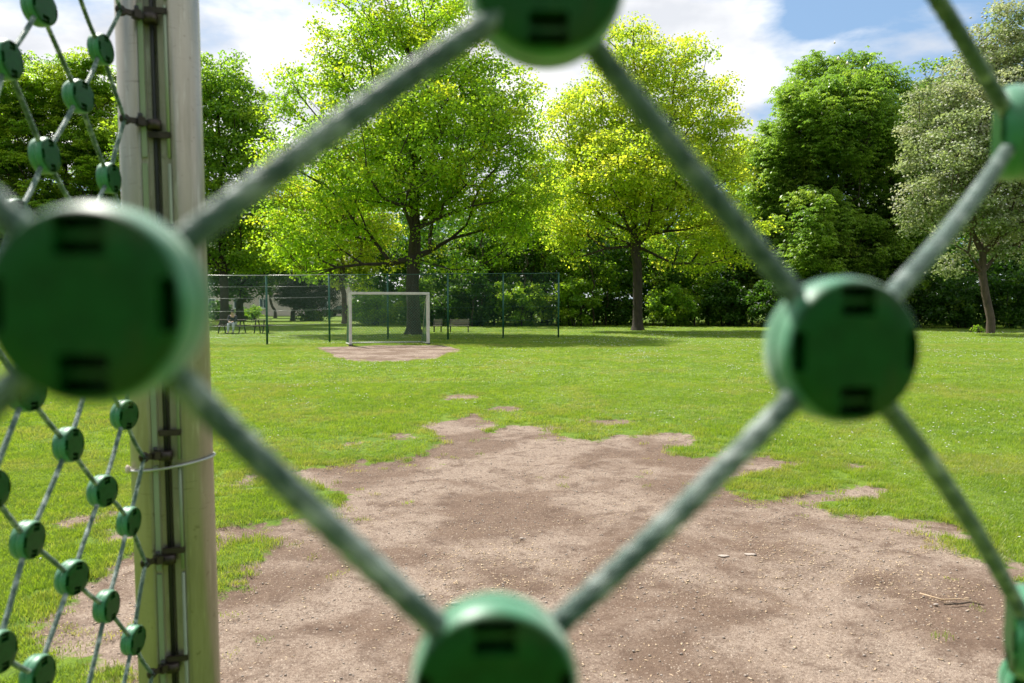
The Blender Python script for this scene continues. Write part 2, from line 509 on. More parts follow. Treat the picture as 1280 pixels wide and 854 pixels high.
M['dark_metal'] = surf('dark_metal', (.03, .03, .032), (.05, .05, .052), 10, .5, .1, metallic=.5)
M['plaster'] = surf('plaster', (.66, .54, .45), (.72, .60, .50), .6, .9, .3, dirt=((.58, .48, .40), .5))
M['roof'] = surf('roof_tile', (.22, .08, .05), (.32, .13, .08), 2, .8, .4)
M['white_frame'] = surf('white_frame', (.75, .75, .72), (.80, .80, .78), 3, .5, .1)
M['pane'] = surf('window_pane', (.05, .07, .08), (.09, .12, .14), 1, .12, .02)
M['car_paint'] = surf('car_paint', (.020, .018, .035), (.028, .026, .045), 1, .25, .02, metallic=.4, coat=.8)
M['tyre'] = surf('tyre', (.02, .02, .02), (.03, .03, .03), 10, .8, .2)
M['lamp'] = surf('lamp_glass', (.7, .7, .7), (.8, .8, .8), 5, .15, .02)
M['skin'] = surf('skin', (.55, .34, .25), (.62, .40, .30), 10, .6, .1)
M['hair'] = surf('hair', (.02, .014, .010), (.04, .028, .02), 30, .6, .4)
M['jacket'] = surf('dark_cloth', (.025, .022, .035), (.04, .035, .05), 12, .85, .3)
M['trousers'] = surf('light_cloth', (.42, .45, .50), (.52, .55, .60), 12, .85, .3)
M['shoe'] = surf('shoe', (.05, .05, .05), (.09, .09, .09), 12, .6, .2)

# ------------------------------------------------------------------ ground
main_px = [(175, 960), (168, 835), (160, 812), (128, 806), (98, 802), (60, 796), (46, 782), (52, 762), (95, 748), (120, 722), (148, 700), (170, 690), (215, 688), (258, 672),
           (262, 655), (300, 652), (350, 652), (400, 640), (430, 622), (395, 606), (368, 590), (420, 583), (480, 578), (530, 567), (552, 548), (526, 531), (560, 524), (580, 518),
           (600, 515), (622, 527), (613, 539), (644, 531), (672, 532), (688, 541), (708, 550), (750, 548), (774, 543), (800, 546), (835, 541), (862, 545), (872, 556),
           (905, 562), (961, 569), (1008, 578), (980, 588), (933, 597), (917, 607), (942, 624), (966, 622), (985, 616), (1031, 614), (1083, 607), (1116, 614), (1092, 624),
           (1045, 626), (1003, 631), (1045, 641), (1092, 645), (1167, 647), (1200, 654), (1222, 670), (1246, 698), (1280, 724), (1330, 790), (1380, 960)]
goal_px = [(392, 434), (414, 443), (431, 450), (473, 452), (500, 451.5), (543, 448.5), (557, 443.5), (574, 440), (571, 434.5), (552, 431.5), (500, 431), (457, 432), (430, 433)]
poly_main = [tuple(on_ground(*p)[:2]) for p in main_px]
poly_goal = [tuple(on_ground(*p)[:2]) for p in goal_px]
islands = [  # grass tufts inside the bare area: centre pixel, half sizes in pixels
    (296, 694, 34, 22), (278, 727, 20, 18), (868, 564, 34, 7), (1222, 688, 20, 15), (380, 622, 30, 6), (990, 601, 60, 4), (300, 640, 30, 7), (345, 632, 38, 13)]
scuffs = [(302, 604, 16, 10), (450, 576, 10, 3), (575, 496, 26, 4), (630, 511, 22, 4), (760, 527, 40, 4), (1075, 583, 26, 4), (690, 534, 16, 4), (840, 546, 30, 6), (110, 560, 0, 0), (100, 650, 26, 7), (150, 668, 30, 8), (500, 545, 20, 4), (437, 556, 12, 4), (430, 600, 40, 12), (140, 642, 12, 4)]

def poly_sd(X, Y, poly):
    """signed distance, positive inside"""
    P = np.array(poly); Q = np.roll(P, -1, axis=0)
    best = np.full(X.shape, 1e9); inside = np.zeros(X.shape, bool)
    for (ax, ay), (bx, by) in zip(P, Q):
        ex, ey = bx - ax, by - ay
        t = np.clip(((X - ax) * ex + (Y - ay) * ey) / (ex * ex + ey * ey + 1e-12), 0, 1)
        best = np.minimum(best, np.hypot(X - ax - t * ex, Y - ay - t * ey))
        c = ((ay > Y) != (by > Y)) & (X < (bx - ax) * (Y - ay) / ((by - ay) + 1e-12) + ax)
        inside ^= c
    return np.where(inside, best, -best)

def ell(X, Y, e):
    px, py, rx, ry = e
    if rx == 0: return np.full(X.shape, -9.0)
    c = on_ground(px, py); a = on_ground(px + rx, py); f0 = on_ground(px, py - ry); f1 = on_ground(px, py + ry)
    sx = abs(a.x - c.x); sy = abs(f0.y - f1.y) / 2; cy = (f0.y + f1.y) / 2
    r = np.hypot((X - c.x) / sx, (Y - cy) / sy)
    return (1 - r) * min(sx, sy)

def dirt_field(X, Y):
    X = np.asarray(X, float); Y = np.asarray(Y, float)
    d = poly_sd(X, Y, poly_main)
    d = d + (fbm(X * 1.9, Y * 1.9, 4, 3) - .5) * .38 + (fbm(X * 7, Y * 7, 4, 9) - .5) * .34
    for e in islands:
        k = ell(X, Y, e) + (fbm(X * 8, Y * 8, 3, 21) - .5) * .10
        d = np.minimum(d, -k)
    for e in scuffs:
        k = ell(X, Y, e) + (fbm(X * 7, Y * 7, 3, 31) - .5) * .34 - .02
        d = np.maximum(d, np.minimum(k, .3))
    g = poly_sd(X, Y, poly_goal) + (fbm(X * 1.5, Y * 1.5, 3, 5) - .5) * .5
    return np.clip(np.maximum(d, g), -1.5, 1.5)

def axis_vals(lo, hi, f):
    out = [0.0]
    while out[-1] < hi: out.append(out[-1] + f(out[-1]))
    neg = [0.0]
    while neg[-1] > lo: neg.append(neg[-1] - f(-neg[-1]))
    return np.array(sorted(set(neg + out)))
gx = axis_vals(-320, 320, lambda a: .035 if a < 4.5 else .035 + (a - 4.5) * .035)
ys = [-320.0, -220, -150, -100, -70, -50, -30.0, -20, -12, -6, -3, -1, 0, 1]
y = 1.0
while y < 480:
    y += .035 if 2.4 < y < 9.5 else (.12 if y <= 2.4 else .035 + (y - 9.5) * .028)
    ys.append(y)
gy = np.array(ys)
GX, GY = np.meshgrid(gx, gy)
D = dirt_field(GX.ravel(), GY.ravel())
soil = np.clip(D * 6 + .5, 0, 1)
Z = -.022 * soil + soil * (fbm(GX.ravel() * 3.2, GY.ravel() * 3.2, 4, 40) - .5) * .035 + soil * (rng.random(D.size) - .5) * .006
Z += (1 - soil) * (fbm(GX.ravel() * 1.1, GY.ravel() * 1.1, 3, 44) - .5) * .02 * (np.abs(GX.ravel()) < 60)
nx, ny = len(gx), len(gy)
idx = np.arange(nx * ny).reshape(ny, nx)
faces = np.stack([idx[:-1, :-1].ravel(), idx[:-1, 1:].ravel(), idx[1:, 1:].ravel(), idx[1:, :-1].ravel()], 1)
print('ground verts', nx * ny)
gme = np_mesh('ground', np.stack([GX.ravel(), GY.ravel(), Z], 1), faces, True, {'dirt': D})
link('ground', gme, M['ground'], kind='structure')

# ------------------------------------------------------------------ grass
def clump_mesh(k, n, rad, h0, h1, w):
    r = np.random.default_rng(100 + k)
    V = []; Fc = []; B = []
    for i in range(n):
        a = r.uniform(0, 2 * math.pi); q = rad * math.sqrt(r.random())
        bx, by = q * math.cos(a), q * math.sin(a)
        h = r.uniform(h0, h1); az = r.uniform(0, 2 * math.pi); lean = r.uniform(.1, .75) * h
        dxx, dyy = math.cos(az), math.sin(az); sx, sy = -dyy * w, dxx * w
        n0 = len(V)
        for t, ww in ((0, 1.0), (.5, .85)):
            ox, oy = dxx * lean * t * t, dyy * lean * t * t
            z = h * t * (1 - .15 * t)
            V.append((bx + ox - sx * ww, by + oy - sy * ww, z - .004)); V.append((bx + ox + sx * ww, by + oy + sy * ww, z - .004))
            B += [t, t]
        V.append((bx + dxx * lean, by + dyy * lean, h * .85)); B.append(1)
        Fc += [(n0, n0 + 1, n0 + 3), (n0, n0 + 3, n0 + 2), (n0 + 2, n0 + 3, n0 + 4)]
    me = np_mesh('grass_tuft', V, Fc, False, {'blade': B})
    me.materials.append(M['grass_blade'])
    return me
clumps = []
for k in range(4):
    o = bpy.data.objects.new('grass_tuft_source', clump_mesh(k, 20, .05, .02, .052, .0019)); clumps.append(o)

def scatter_pts(n, d0, d1, spread=.72):
    """points in the wedge the camera sees and a margin beside it, even per area"""
    dd = np.sqrt(rng.random(n) * (d1 * d1 - d0 * d0) + d0 * d0)
    xx = (rng.random(n) * 2 - 1) * spread * dd
    return xx, dd
gp = []
for n, a, b, sc in ((52000, 2.6, 8.5, 1.0), (42000, 8.5, 16, 1.25), (40000, 16, 32, 1.9), (36000, 32, 75, 3.2)):
    x_, y_ = scatter_pts(n, a, b, .74)
    gp.append(np.stack([x_, y_, np.full(n, sc)], 1))
gp = np.concatenate(gp)
dd_ = dirt_field(gp[:, 0], gp[:, 1])
pk = rng.random(len(gp)); sp_ = fbm(gp[:, 0] * 2.3, gp[:, 1] * 2.3, 3, 55)
keep = (dd_ < rng.normal(-.03, .045, len(gp))) | ((dd_ < .22) & (pk < .10 * np.clip((sp_ - .45) * 6, 0, 1))) | ((dd_ < .6) & (pk < .006))
keep &= ~((dd_ > -.35) & (fbm(gp[:, 0] * 5.5, gp[:, 1] * 5.5, 2, 58) > .66))
gp = gp[keep]; dd_ = dd_[keep]
print('tufts', len(gp))
ptme = bpy.data.meshes.new('grass'); ptme.vertices.add(len(gp))
ptme.vertices.foreach_set('co', np.stack([gp[:, 0], gp[:, 1], np.full(len(gp), -.002)], 1).astype(np.float32).ravel())
hgt = .42 + .72 * fbm(gp[:, 0] * 1.3, gp[:, 1] * 1.3, 3, 77)
sc = gp[:, 2] * (.75 + .5 * rng.random(len(gp)))
hz = np.minimum(sc, 1.5) * hgt * np.where(dd_ > -.10, 1.15, 1.0) * np.where(dd_ > .06, .55, 1.0)
dry = np.clip((dd_ + .22) * 3.0, 0, 1) * .75 * rng.random(len(gp)) + np.clip((fbm(gp[:, 0] * .9, gp[:, 1] * .9, 3, 88) - .56) * 5, 0, .55) * rng.random(len(gp))
da = ptme.attributes.new('dry', 'FLOAT', 'POINT'); da.data.foreach_set('value', dry.astype(np.float32))
for nm, arr in (('sc', np.stack([sc, sc, hz], 1)), ('rot', np.stack([rng.normal(0, .08, len(gp)), rng.normal(0, .08, len(gp)), rng.random(len(gp)) * 6.283], 1))):
    a = ptme.attributes.new(nm, 'FLOAT_VECTOR', 'POINT'); a.data.foreach_set('vector', arr.astype(np.float32).ravel())
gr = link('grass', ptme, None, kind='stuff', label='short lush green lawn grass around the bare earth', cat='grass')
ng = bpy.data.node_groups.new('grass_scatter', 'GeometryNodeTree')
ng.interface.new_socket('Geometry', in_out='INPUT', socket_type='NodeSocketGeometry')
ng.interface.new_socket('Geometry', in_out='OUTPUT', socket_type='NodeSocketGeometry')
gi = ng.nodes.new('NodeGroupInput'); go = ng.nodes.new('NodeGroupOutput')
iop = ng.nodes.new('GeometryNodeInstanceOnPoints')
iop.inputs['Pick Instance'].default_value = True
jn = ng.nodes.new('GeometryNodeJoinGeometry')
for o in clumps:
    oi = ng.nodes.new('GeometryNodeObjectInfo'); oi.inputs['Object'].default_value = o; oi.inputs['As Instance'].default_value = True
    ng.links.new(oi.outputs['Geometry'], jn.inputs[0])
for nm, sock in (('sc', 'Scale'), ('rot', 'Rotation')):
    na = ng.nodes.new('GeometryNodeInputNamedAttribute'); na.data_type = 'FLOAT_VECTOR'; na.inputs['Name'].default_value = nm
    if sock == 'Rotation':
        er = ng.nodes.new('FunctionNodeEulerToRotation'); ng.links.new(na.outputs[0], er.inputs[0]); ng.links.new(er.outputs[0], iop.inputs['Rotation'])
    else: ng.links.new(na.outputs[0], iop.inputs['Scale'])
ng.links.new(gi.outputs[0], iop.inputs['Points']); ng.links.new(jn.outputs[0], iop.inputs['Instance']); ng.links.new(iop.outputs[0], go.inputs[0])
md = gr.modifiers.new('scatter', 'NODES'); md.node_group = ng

# daisies, pebbles and wood chips: too many to count, joined
def scatter_solids(name, pts, sizes, mat, flat, seed, elong=1.0, **k):
    r = np.random.default_rng(seed); n = len(pts)
    base = np.array([(1, 0, 0), (.45, .8, .1), (-.55, .75, 0), (-1, -.1, .1), (-.4, -.85, 0), (.6, -.7, .05), (0, 0, 1), (0, 0, -.6)], float)
    fc = np.array([(0, 1, 6), (1, 2, 6), (2, 3, 6), (3, 4, 6), (4, 5, 6), (5, 0, 6), (1, 0, 7), (2, 1, 7), (3, 2, 7), (4, 3, 7), (5, 4, 7), (0, 5, 7)])
    V = base[None] * (1 + r.uniform(-.3, .3, (n, 8, 1)))
    V[:, :, 0] *= elong; V[:, :, 2] *= flat
    a = r.uniform(0, 6.283, n); ca, sa = np.cos(a)[:, None], np.sin(a)[:, None]
    X = V[:, :, 0] * ca - V[:, :, 1] * sa; Y = V[:, :, 0] * sa + V[:, :, 1] * ca
    tilt = r.normal(0, .12, (n, 1))
    Zz = V[:, :, 2] + X * tilt
    W = np.stack([X, Y, Zz], 2) * np.asarray(sizes)[:, None, None] + np.asarray(pts)[:, None, :]
    Fa = (fc[None] + (np.arange(n) * 8)[:, None, None]).reshape(-1, 3)
    return link(name, np_mesh(name, W.reshape(-1, 3), Fa), mat, **k)
def soil_z(x, y):
    return -.022 + (fbm(x * 3.2, y * 3.2, 4, 40) - .5) * .035
px_, py_ = scatter_pts(130000, 3.0, 11, .7)
dd_ = dirt_field(px_, py_); kk = (dd_ > .03) & (fbm(px_ * 1.2, py_ * 1.2, 3, 66) + rng.random(len(px_)) * 1.6 > .85)
px_, py_ = px_[kk][:30000], py_[kk][:30000]
sz = .0014 + .0085 * rng.random(len(px_)) ** 9
scatter_solids('pebbles', np.stack([px_, py_, soil_z(px_, py_) + sz * .15], 1), sz, M['stone'], .6, 1, kind='stuff', label='small pale pebbles scattered over the bare earth', cat='pebbles')
px_, py_ = scatter_pts(120000, 3.0, 9, .7)
dd_ = dirt_field(px_, py_)
band = np.exp(-((py_ - (4.9 + .25 * px_ - .12 * px_ ** 2)) / .55) ** 2) * (px_ > -.5) + .20
kk = (dd_ > .05) & (fbm(px_ * 2.2, py_ * 2.2, 3, 67) > .42) & (rng.random(len(px_)) < band)
px_, py_ = px_[kk][:16000], py_[kk][:16000]
scatter_solids('wood_chips', np.stack([px_, py_, soil_z(px_, py_) + .001], 1), .0014 + .0056 * rng.random(len(px_)) ** 5, M['chip'], .16, 2, 2.6, kind='stuff', label='straw coloured wood chips strewn in patches on the bare earth', cat='wood chips')
px_, py_ = scatter_pts(42000, 4.0, 46, .72)
dd_ = dirt_field(px_, py_)
kk = (dd_ < -.25) & (fbm(px_ * .55, py_ * .55, 3, 91) + .10 * (px_ > 3) + rng.random(len(px_)) * .14 > .71)
px_, py_ = px_[kk][:3600], py_[kk][:3600]
dz = np.minimum(py_, 24)
scatter_solids('daisies', np.stack([px_, py_, .034 + .02 * rng.random(len(px_))], 1), .0065 + .00065 * dz, M['daisy'], .35, 3, kind='stuff', label='tiny white daisies dotted through the lawn', cat='daisies')

stones = [(569, 752, .019, 'pale flat stone on the earth, largest of those just above the bottom green disc'),
          (527, 742, .015, 'small pale stone beside the lower end of the left rope'),
          (1170, 753, .010, 'small dark brown stone at the right of the bare earth'),
          (652, 671, .012, 'pale stone lying in the middle of the bare earth')]
for i, (px, py, s, lb) in enumerate(stones):
    p = on_ground(px, py)
    link('stone', MB().blob((0, 0, 0), (s * 1.4, s, s * .6), 9, 6, .13).mesh('stone'), M['stone'], loc=(p.x, p.y, -.012), label=lb, cat='stone')
for (px, py, s, lb) in ((905, 692, .024, 'left one of two pale flat flakes lying on the bare earth'), (938, 690, .026, 'right one of two pale flat flakes lying on the bare earth')):
    p = on_ground(px, py)
    link('flake', MB().blob((0, 0, 0), (s * 1.5, s, .0022), 11, 4, .25).mesh('flake'), M['stone'], loc=(p.x, p.y, -.014), label=lb, cat='flake')
for pts, lb in (([(1180, 754), (1198, 753), (1213, 751), (1232, 755)], 'thin brown twig lying at the right edge of the bare earth'),
                ([(1150, 740), (1178, 748), (1200, 747), (1226, 752)], 'pale dry stalk lying near the brown twig on the right')):
    P3 = [on_ground(*q) + Vector((0, 0, -.008)) for q in pts]
    MB().tube(P3, [.004, .005, .004, .002], 6).build('twig', M['bark_light'] if 'twig lying' in lb else M['chip'], label=lb, cat='twig')

# ------------------------------------------------------------------ trees
def leaf_quads(C, Nn, size, asp=.55, fold=.18, r=rng, direction=None):
    """one folded rhombus per centre"""
    n = len(C)
    Nn = Nn / np.linalg.norm(Nn, axis=1, keepdims=True)
    t = direction if direction is not None else r.normal(size=(n, 3))
    t = t - Nn * np.sum(t * Nn, 1, keepdims=True); t /= np.linalg.norm(t, axis=1, keepdims=True) + 1e-9
    b = np.cross(Nn, t)
    s = size[:, None]
    V = np.stack([C - t * s * .5, C + b * s * asp * .5 + Nn * s * fold - t * s * .02, C + t * s * .5 - Nn * s * .08, C - b * s * asp * .5 + Nn * s * fold - t * s * .02], 1)
    return V

def sample_lobes(lobes, depth, n, r, shell=.42, gap=0.0, hollow=None):
    L = []
    for lb in lobes:
        px, py, rx, ry = lb[:4]
        off = lb[4] if len(lb) > 4 else 0
        d = depth + off
        c = unproj(px, py, d); k = d / F
        rz = lb[5] if len(lb) > 5 else (rx + ry) / 2 * k * .95
        L.append((c, rx * k, rz, ry * k))
    w = np.array([a * b * c for _, a, b, c in L]) ** .8; w /= w.sum()
    out = []
    which = r.choice(len(L), n * 6, p=w)
    for q in which:
        c, a, b, h = L[q]
        v = r.normal(size=3); v /= np.linalg.norm(v)
        rad = r.random() ** shell
        p = np.array([c.x + v[0] * a * rad, c.y + v[1] * b * rad, c.z + v[2] * h * rad])
        if p[2] < 1.2: continue
        if hollow and p[2] < hollow[2] and abs(p[0] - hollow[0]) < hollow[1] and r.random() < .6: continue
        if gap and out:
            o = np.array(out)
            if np.min(np.sum((o - p) ** 2, 1)) < gap * gap: continue
        out.append(p)
        if len(out) >= n: break
    return np.array(out)

def skeleton(base, trunk_r, fork_h, top, C, r, lean=(0, 0), tip=.016, straight=.5):
    """joins every clump centre to the trunk; returns node arrays"""
    P = [np.array([base[0], base[1], -.15])]; par = [-1]; path = [0.0]
    nseg = 14
    top = np.array(top, float)
    for i in range(1, nseg + 1):
        t = i / nseg
        z = t * top[2]
        x = base[0] + (top[0] - base[0]) * t ** 1.4 + lean[0] * math.sin(t * math.pi) + (r.normal() * .16 if i > 3 else r.normal() * .04 if i > 1 else 0)
        yy = base[1] + (top[1] - base[1]) * t ** 1.4 + lean[1] * math.sin(t * math.pi)
        P.append(np.array([x, yy, z])); par.append(len(P) - 2); path.append(z)
    P = list(P)
    fork_pt = np.array([base[0], base[1], fork_h])
    order = np.argsort(np.linalg.norm(C - fork_pt, axis=1))
    for ci in order:
        c = C[ci]
        A = np.array(P); pl = np.array(path)
        dv = c - A
        dist = np.linalg.norm(dv, axis=1)
        cost = dist + .38 * pl
        cost = cost + np.where(A[:, 2] < fork_h - .01, 1e3, 0)
        # branches prefer to rise
        cost = cost + np.maximum(0, A[:, 2] - c[2] + .1) * 1.1
        j = int(np.argmin(cost))
        a = A[j]; L = dist[j]
        k = max(1, min(5, int(L / 1.1)))
        prev = j
        mid = np.array([0, 0, -.10 * L]) if c[2] > a[2] else np.array([0, 0, .16 * L])
        jit = r.normal(size=3) * .06 * L
        for s in range(1, k + 1):
            t = s / k
            p = a + (c - a) * t + (mid + jit) * math.sin(t * math.pi)
            P.append(p); par.append(prev); path.append(path[prev] + L / k)
            prev = len(P) - 1
    P = np.array(P); par = np.array(par)
    cnt = np.zeros(len(P)); child = np.bincount(par[par >= 0], minlength=len(P))
    cnt[child == 0] = 1
    for i in range(len(P) - 1, 0, -1):
        cnt[par[i]] += cnt[i]
    rad = tip * cnt ** .43
    rad = rad * (trunk_r / rad[1]) if False else tip + (rad - tip) * (trunk_r / rad[1])
    rad = np.minimum(rad, trunk_r)
    # trunk keeps its girth up to the fork; root flare
    rad[0] = trunk_r * 1.5
    P0 = P[1].copy()
    return P, par, rad

def tubes_np(P, par, rad, seg=6, rmin=0.0):
    e = np.where((par >= 0))[0]
    e = e[rad[e] >= rmin]
    a = P[par[e]]; b = P[e]; ra = np.minimum(rad[par[e]], rad[e] * 1.6); rb = rad[e]
    # keep continuity for the trunk
    d = b - a; L = np.linalg.norm(d, axis=1, keepdims=True) + 1e-9; t = d / L
    ref = np.where(np.abs(t[:, 2:3]) > .9, np.array([[1., 0, 0]]), np.array([[0, 0, 1.]]))
    u = np.cross(t, ref); u /= np.linalg.norm(u, axis=1, keepdims=True); w = np.cross(t, u)
    ang = np.arange(seg) * 2 * math.pi / seg
    ring = u[:, None, :] * np.cos(ang)[None, :, None] + w[:, None, :] * np.sin(ang)[None, :, None]
    A = a[:, None, :] - t[:, None, :] * ra[:, None, None] * .15 + ring * ra[:, None, None]
    B = b[:, None, :] + t[:, None, :] * rb[:, None, None] * .25 + ring * rb[:, None, None]
    n = len(e)
    V = np.concatenate([A, B], 1).reshape(-1, 3)
    k = np.arange(seg); k2 = (k + 1) % seg
    q = np.stack([k, k2, k2 + seg, k + seg], 1)
    Fa = (q[None] + (np.arange(n) * 2 * seg)[:, None, None]).reshape(-1, 4)
    return V, Fa

def crown_leaves(C, per, size, spread, flat, r, kind='oval', third=.12, up=.9, ends=None):
    n = len(C)
    w = r.uniform(.6, 1.4, n)
    idx = np.repeat(np.arange(n), np.maximum(1, (w * per).astype(int)))
    m = len(idx)
    cs = r.uniform(.7, 1.25, n)
    v = r.normal(size=(m, 3)); v /= np.linalg.norm(v, axis=1, keepdims=True)
    rad = r.random((m, 1)) ** .5
    pos = C[idx] + v * rad * np.array([spread, spread, spread * flat]) * cs[idx][:, None]
    pos[:, 2] += -.12 * spread * (rad[:, 0] ** 2)
    nrm = r.normal(size=(m, 3)) * .75 + v * .45 + np.array([0, 0, up])
    ct = r.random(n) ** 1.1
    th = (r.random(n) < third) * r.uniform(.4, 1, n)
    tint_c = np.clip(ct[idx] + r.normal(0, .15, m), 0, 1)
    if kind == 'palm':
        # five drooping leaflets round each stalk end
        k = 5
        az = r.uniform(0, 6.283, m)
        Vs = []; ts = []
        for q in range(k):
            a = az + q * 6.283 / k + r.normal(0, .12, m)
            dirv = np.stack([np.cos(a), np.sin(a), -.55 + r.normal(0, .15, m)], 1)
            dirv /= np.linalg.norm(dirv, axis=1, keepdims=True)
            nn = np.array([0, 0, 1.0]) + dirv * .45 + r.normal(0, .15, (m, 3))
            s = size * r.uniform(.75, 1.2, m)
            Vs.append(leaf_quads(pos + dirv * s[:, None] * .55, nn, s, .42, .10, r, dirv)); ts.append(np.arange(m))
        V = np.concatenate(Vs, 0); ii = np.concatenate(ts)
    else:
        s = size * r.uniform(.65, 1.3, m)
        V = leaf_quads(pos, nrm, s, .78 if kind == 'maple' else .5, .16, r); ii = np.arange(m)
    tv = np.stack([tint_c[ii], r.random(len(ii)), np.clip(th[idx][ii] + r.normal(0, .08, len(ii)), 0, 1)], 1)
    return V, np.repeat(tv, 4, axis=0)

def leaf_mesh(name, V, tv, mat):
    Fa = np.arange(len(V) * 4).reshape(-1, 4)
    me = np_mesh(name, V.reshape(-1, 3), Fa, False, {'tint': tv})
    me.materials.append(mat)
    return me

def tree(name, base_px, lobes, ncl, per, size, spread, mat, bark, trunk_r, fork_h, top_px, label, cat='tree', seed=0, kind='maple',
         flat=.5, shell=.42, third=.12, lean=(0, 0), group=None, depth=None, blossoms=None, rmin=0.0, gap=0.0, up=.9, flare=True, hollow=None):
    r = np.random.default_rng(seed)
    g = on_ground(*base_px) if depth is None else unproj(base_px[0], 400, depth)
    d = g.y
    C = sample_lobes(lobes, d, ncl, r, shell, gap, (g.x, hollow[0], hollow[1]) if hollow else None)
    top = unproj(top_px[0], top_px[1], d)
    P, par, rad = skeleton((g.x, g.y), trunk_r, fork_h, top, C, r, lean)
    root = empty(name, (g.x, g.y, 0), label=label, cat=cat, group=group)
    # trunk: the leader as one smooth tapering tube with a root flare
    tp = []
    tr_ = []
    nodes = list(range(0, 15))
    for i in nodes:
        tp.append(Vector(P[i])); 
    tr_ = [min(trunk_r, rad[i]) for i in nodes]
    # the first metres: flare then nearly even girth
    pts = [Vector((g.x, g.y, -.12)), Vector((g.x, g.y, .05)), Vector((g.x + .01, g.y, .3)), Vector((g.x, g.y, .8))]
    rr = [trunk_r * (1.75 if flare else 1.1), trunk_r * (1.45 if flare else 1.05), trunk_r * 1.15, trunk_r * 1.02]
    for i in nodes[1:]:
        if P[i][2] > 1.1: pts.append(Vector(P[i])); rr.append(tr_[i])
    MB().tube(pts, rr, 10).build('trunk', bark, root)
    limb_i = np.array([i for i in range(len(P)) if i > 14])
    par2 = par.copy(); par2[:15] = -1
    V, Fa = tubes_np(P, par2, rad, 6, rmin)
    link('branches', np_mesh('branches', V, Fa, True), bark, root, kind='stuff')
    Cm = C
    # some extra, smaller clumps along the outer limbs
    thin = np.where((rad < .05) & (par >= 0))[0]
    ex = P[thin][r.random(len(thin)) < .35] if len(thin) else np.zeros((0, 3))
    Va, ta = crown_leaves(Cm, per, size, spread, flat, r, kind, third, up)
    if len(ex):
        Vb, tb = crown_leaves(ex, per * .4, size, spread * .7, flat, r, kind, third, up)
        Va = np.concatenate([Va, Vb]); ta = np.concatenate([ta, tb])
    link('crown', leaf_mesh('crown', Va, ta, mat), None, root, kind='stuff')
    if blossoms:
        nb, s, bm_, up_ = blossoms
        sel = C[r.integers(0, len(C), nb)] + np.clip(r.normal(size=(nb, 3)), -1.3, 1.3) * spread * .42 + np.array([0, 0, spread * flat * up_])
        base = np.array([(1, 0, 0), (0, 1, 0), (-1, 0, 0), (0, -1, 0), (0, 0, 2.2 if up_ > .5 else .6), (0, 0, -.6)], float)
        fc = np.array([(0, 1, 4), (1, 2, 4), (2, 3, 4), (3, 0, 4), (1, 0, 5), (2, 1, 5), (3, 2, 5), (0, 3, 5)])
        W = base[None] * (s * r.uniform(.6, 1.3, (nb, 1, 1))) + sel[:, None, :]
        Fb = (fc[None] + (np.arange(nb) * 6)[:, None, None]).reshape(-1, 3)
        link('blossoms', np_mesh('blossoms', W.reshape(-1, 3), Fb), bm_, root, kind='stuff')
    return root

# large maple behind the goal
tree('maple_tree', (517, 418), [(520, 130, 120, 110), (460, 50, 65, 80), (605, 150, 80, 85), (400, 110, 48, 50), (378, 195, 62, 60), (645, 235, 52, 80), (415, 285, 80, 45),
     (520, 240, 120, 60), (605, 285, 90, 40), (515, 0, 80, 60), (565, 50, 65, 60), (350, 290, 48, 45), (470, 315, 80, 26), (390, 325, 50, 24), (580, 325, 50, 22), (520, 180, 125, 90, -3), (480, 200, 110, 80, 3), (640, 130, 42, 50), (360, 130, 22, 40)],
     1040, 92, .158, 1.05, M['maple_leaf'], M['bark'], .35, 3.0, (515, -40),
     'tall broad green maple with thick dark trunk right behind the football goal', seed=1, shell=.42, third=.2, gap=.40, hollow=(4.6, 6.6))
# yellow-green maple right of centre
tree('maple_tree', (797, 413), [(790, 95, 58, 62), (735, 165, 52, 58), (850, 140, 56, 56), (800, 190, 95, 65), (892, 200, 50, 58), (722, 255, 56, 44), (850, 280, 90, 40), (912, 290, 46, 44), (715, 300, 36, 24), (870, 325, 50, 18),
     (790, 260, 95, 42), (790, 50, 24, 28), (850, 75, 35, 40), (905, 130, 20, 35), (800, 220, 90, 60, -3), (715, 130, 20, 30)],
     880, 92, .165, 1.05, M['yellow_leaf'], M['bark'], .31, 3.9, (792, 40),
     'yellow green maple with a slim straight trunk standing alone in front of the thicket', seed=2, shell=.42, third=.25, gap=.45, hollow=(3.6, 7.4))
# chestnut
tree('chestnut_tree', (1045, 407), [(1015, 120, 42, 48), (1075, 112, 48, 42), (1050, 180, 85, 75), (990, 205, 52, 75), (1108, 190, 42, 90), (1050, 300, 95, 65), (962, 235, 32, 60), (1015, 290, 45, 55, -5), (1120, 280, 40, 65), (1045, 150, 75, 62, -3), (960, 310, 40, 50)],
     1000, 44, .27, 1.0, M['chestnut_leaf'], M['bark'], .38, 3.0, (1045, 100),
     'tall dense dark green chestnut tree with drooping leaves right of the yellow maple', seed=3, kind='palm', shell=.30, third=.12, gap=.6, flat=.85, blossoms=(70, .09, M['blossom'], 1.0), up=.8)
# whitebeam
tree('whitebeam_tree', (1238, 417), [(1215, 140, 62, 70), (1180, 130, 42, 50), (1265, 50, 45, 60), (1280, 190, 70, 90), (1180, 225, 52, 50), (1240, 285, 75, 35), (1152, 180, 28, 38), (1195, 325, 22, 18), (1230, 200, 80, 80, -2), (1240, 110, 60, 70, 2), (1320, 110, 60, 90), (1330, 250, 60, 60), (1145, 260, 25, 30)],
     700, 120, .15, .9, M['whitebeam_leaf'], M['bark_light'], .20, 3.0, (1215, 60),
     'pale silvery green tree in cream blossom on a thin slanting trunk at the right edge', seed=4, shell=.35, third=.3, gap=.45, lean=(-.5, 0), blossoms=(6500, .085, M['cream_blossom'], .4), flare=False)
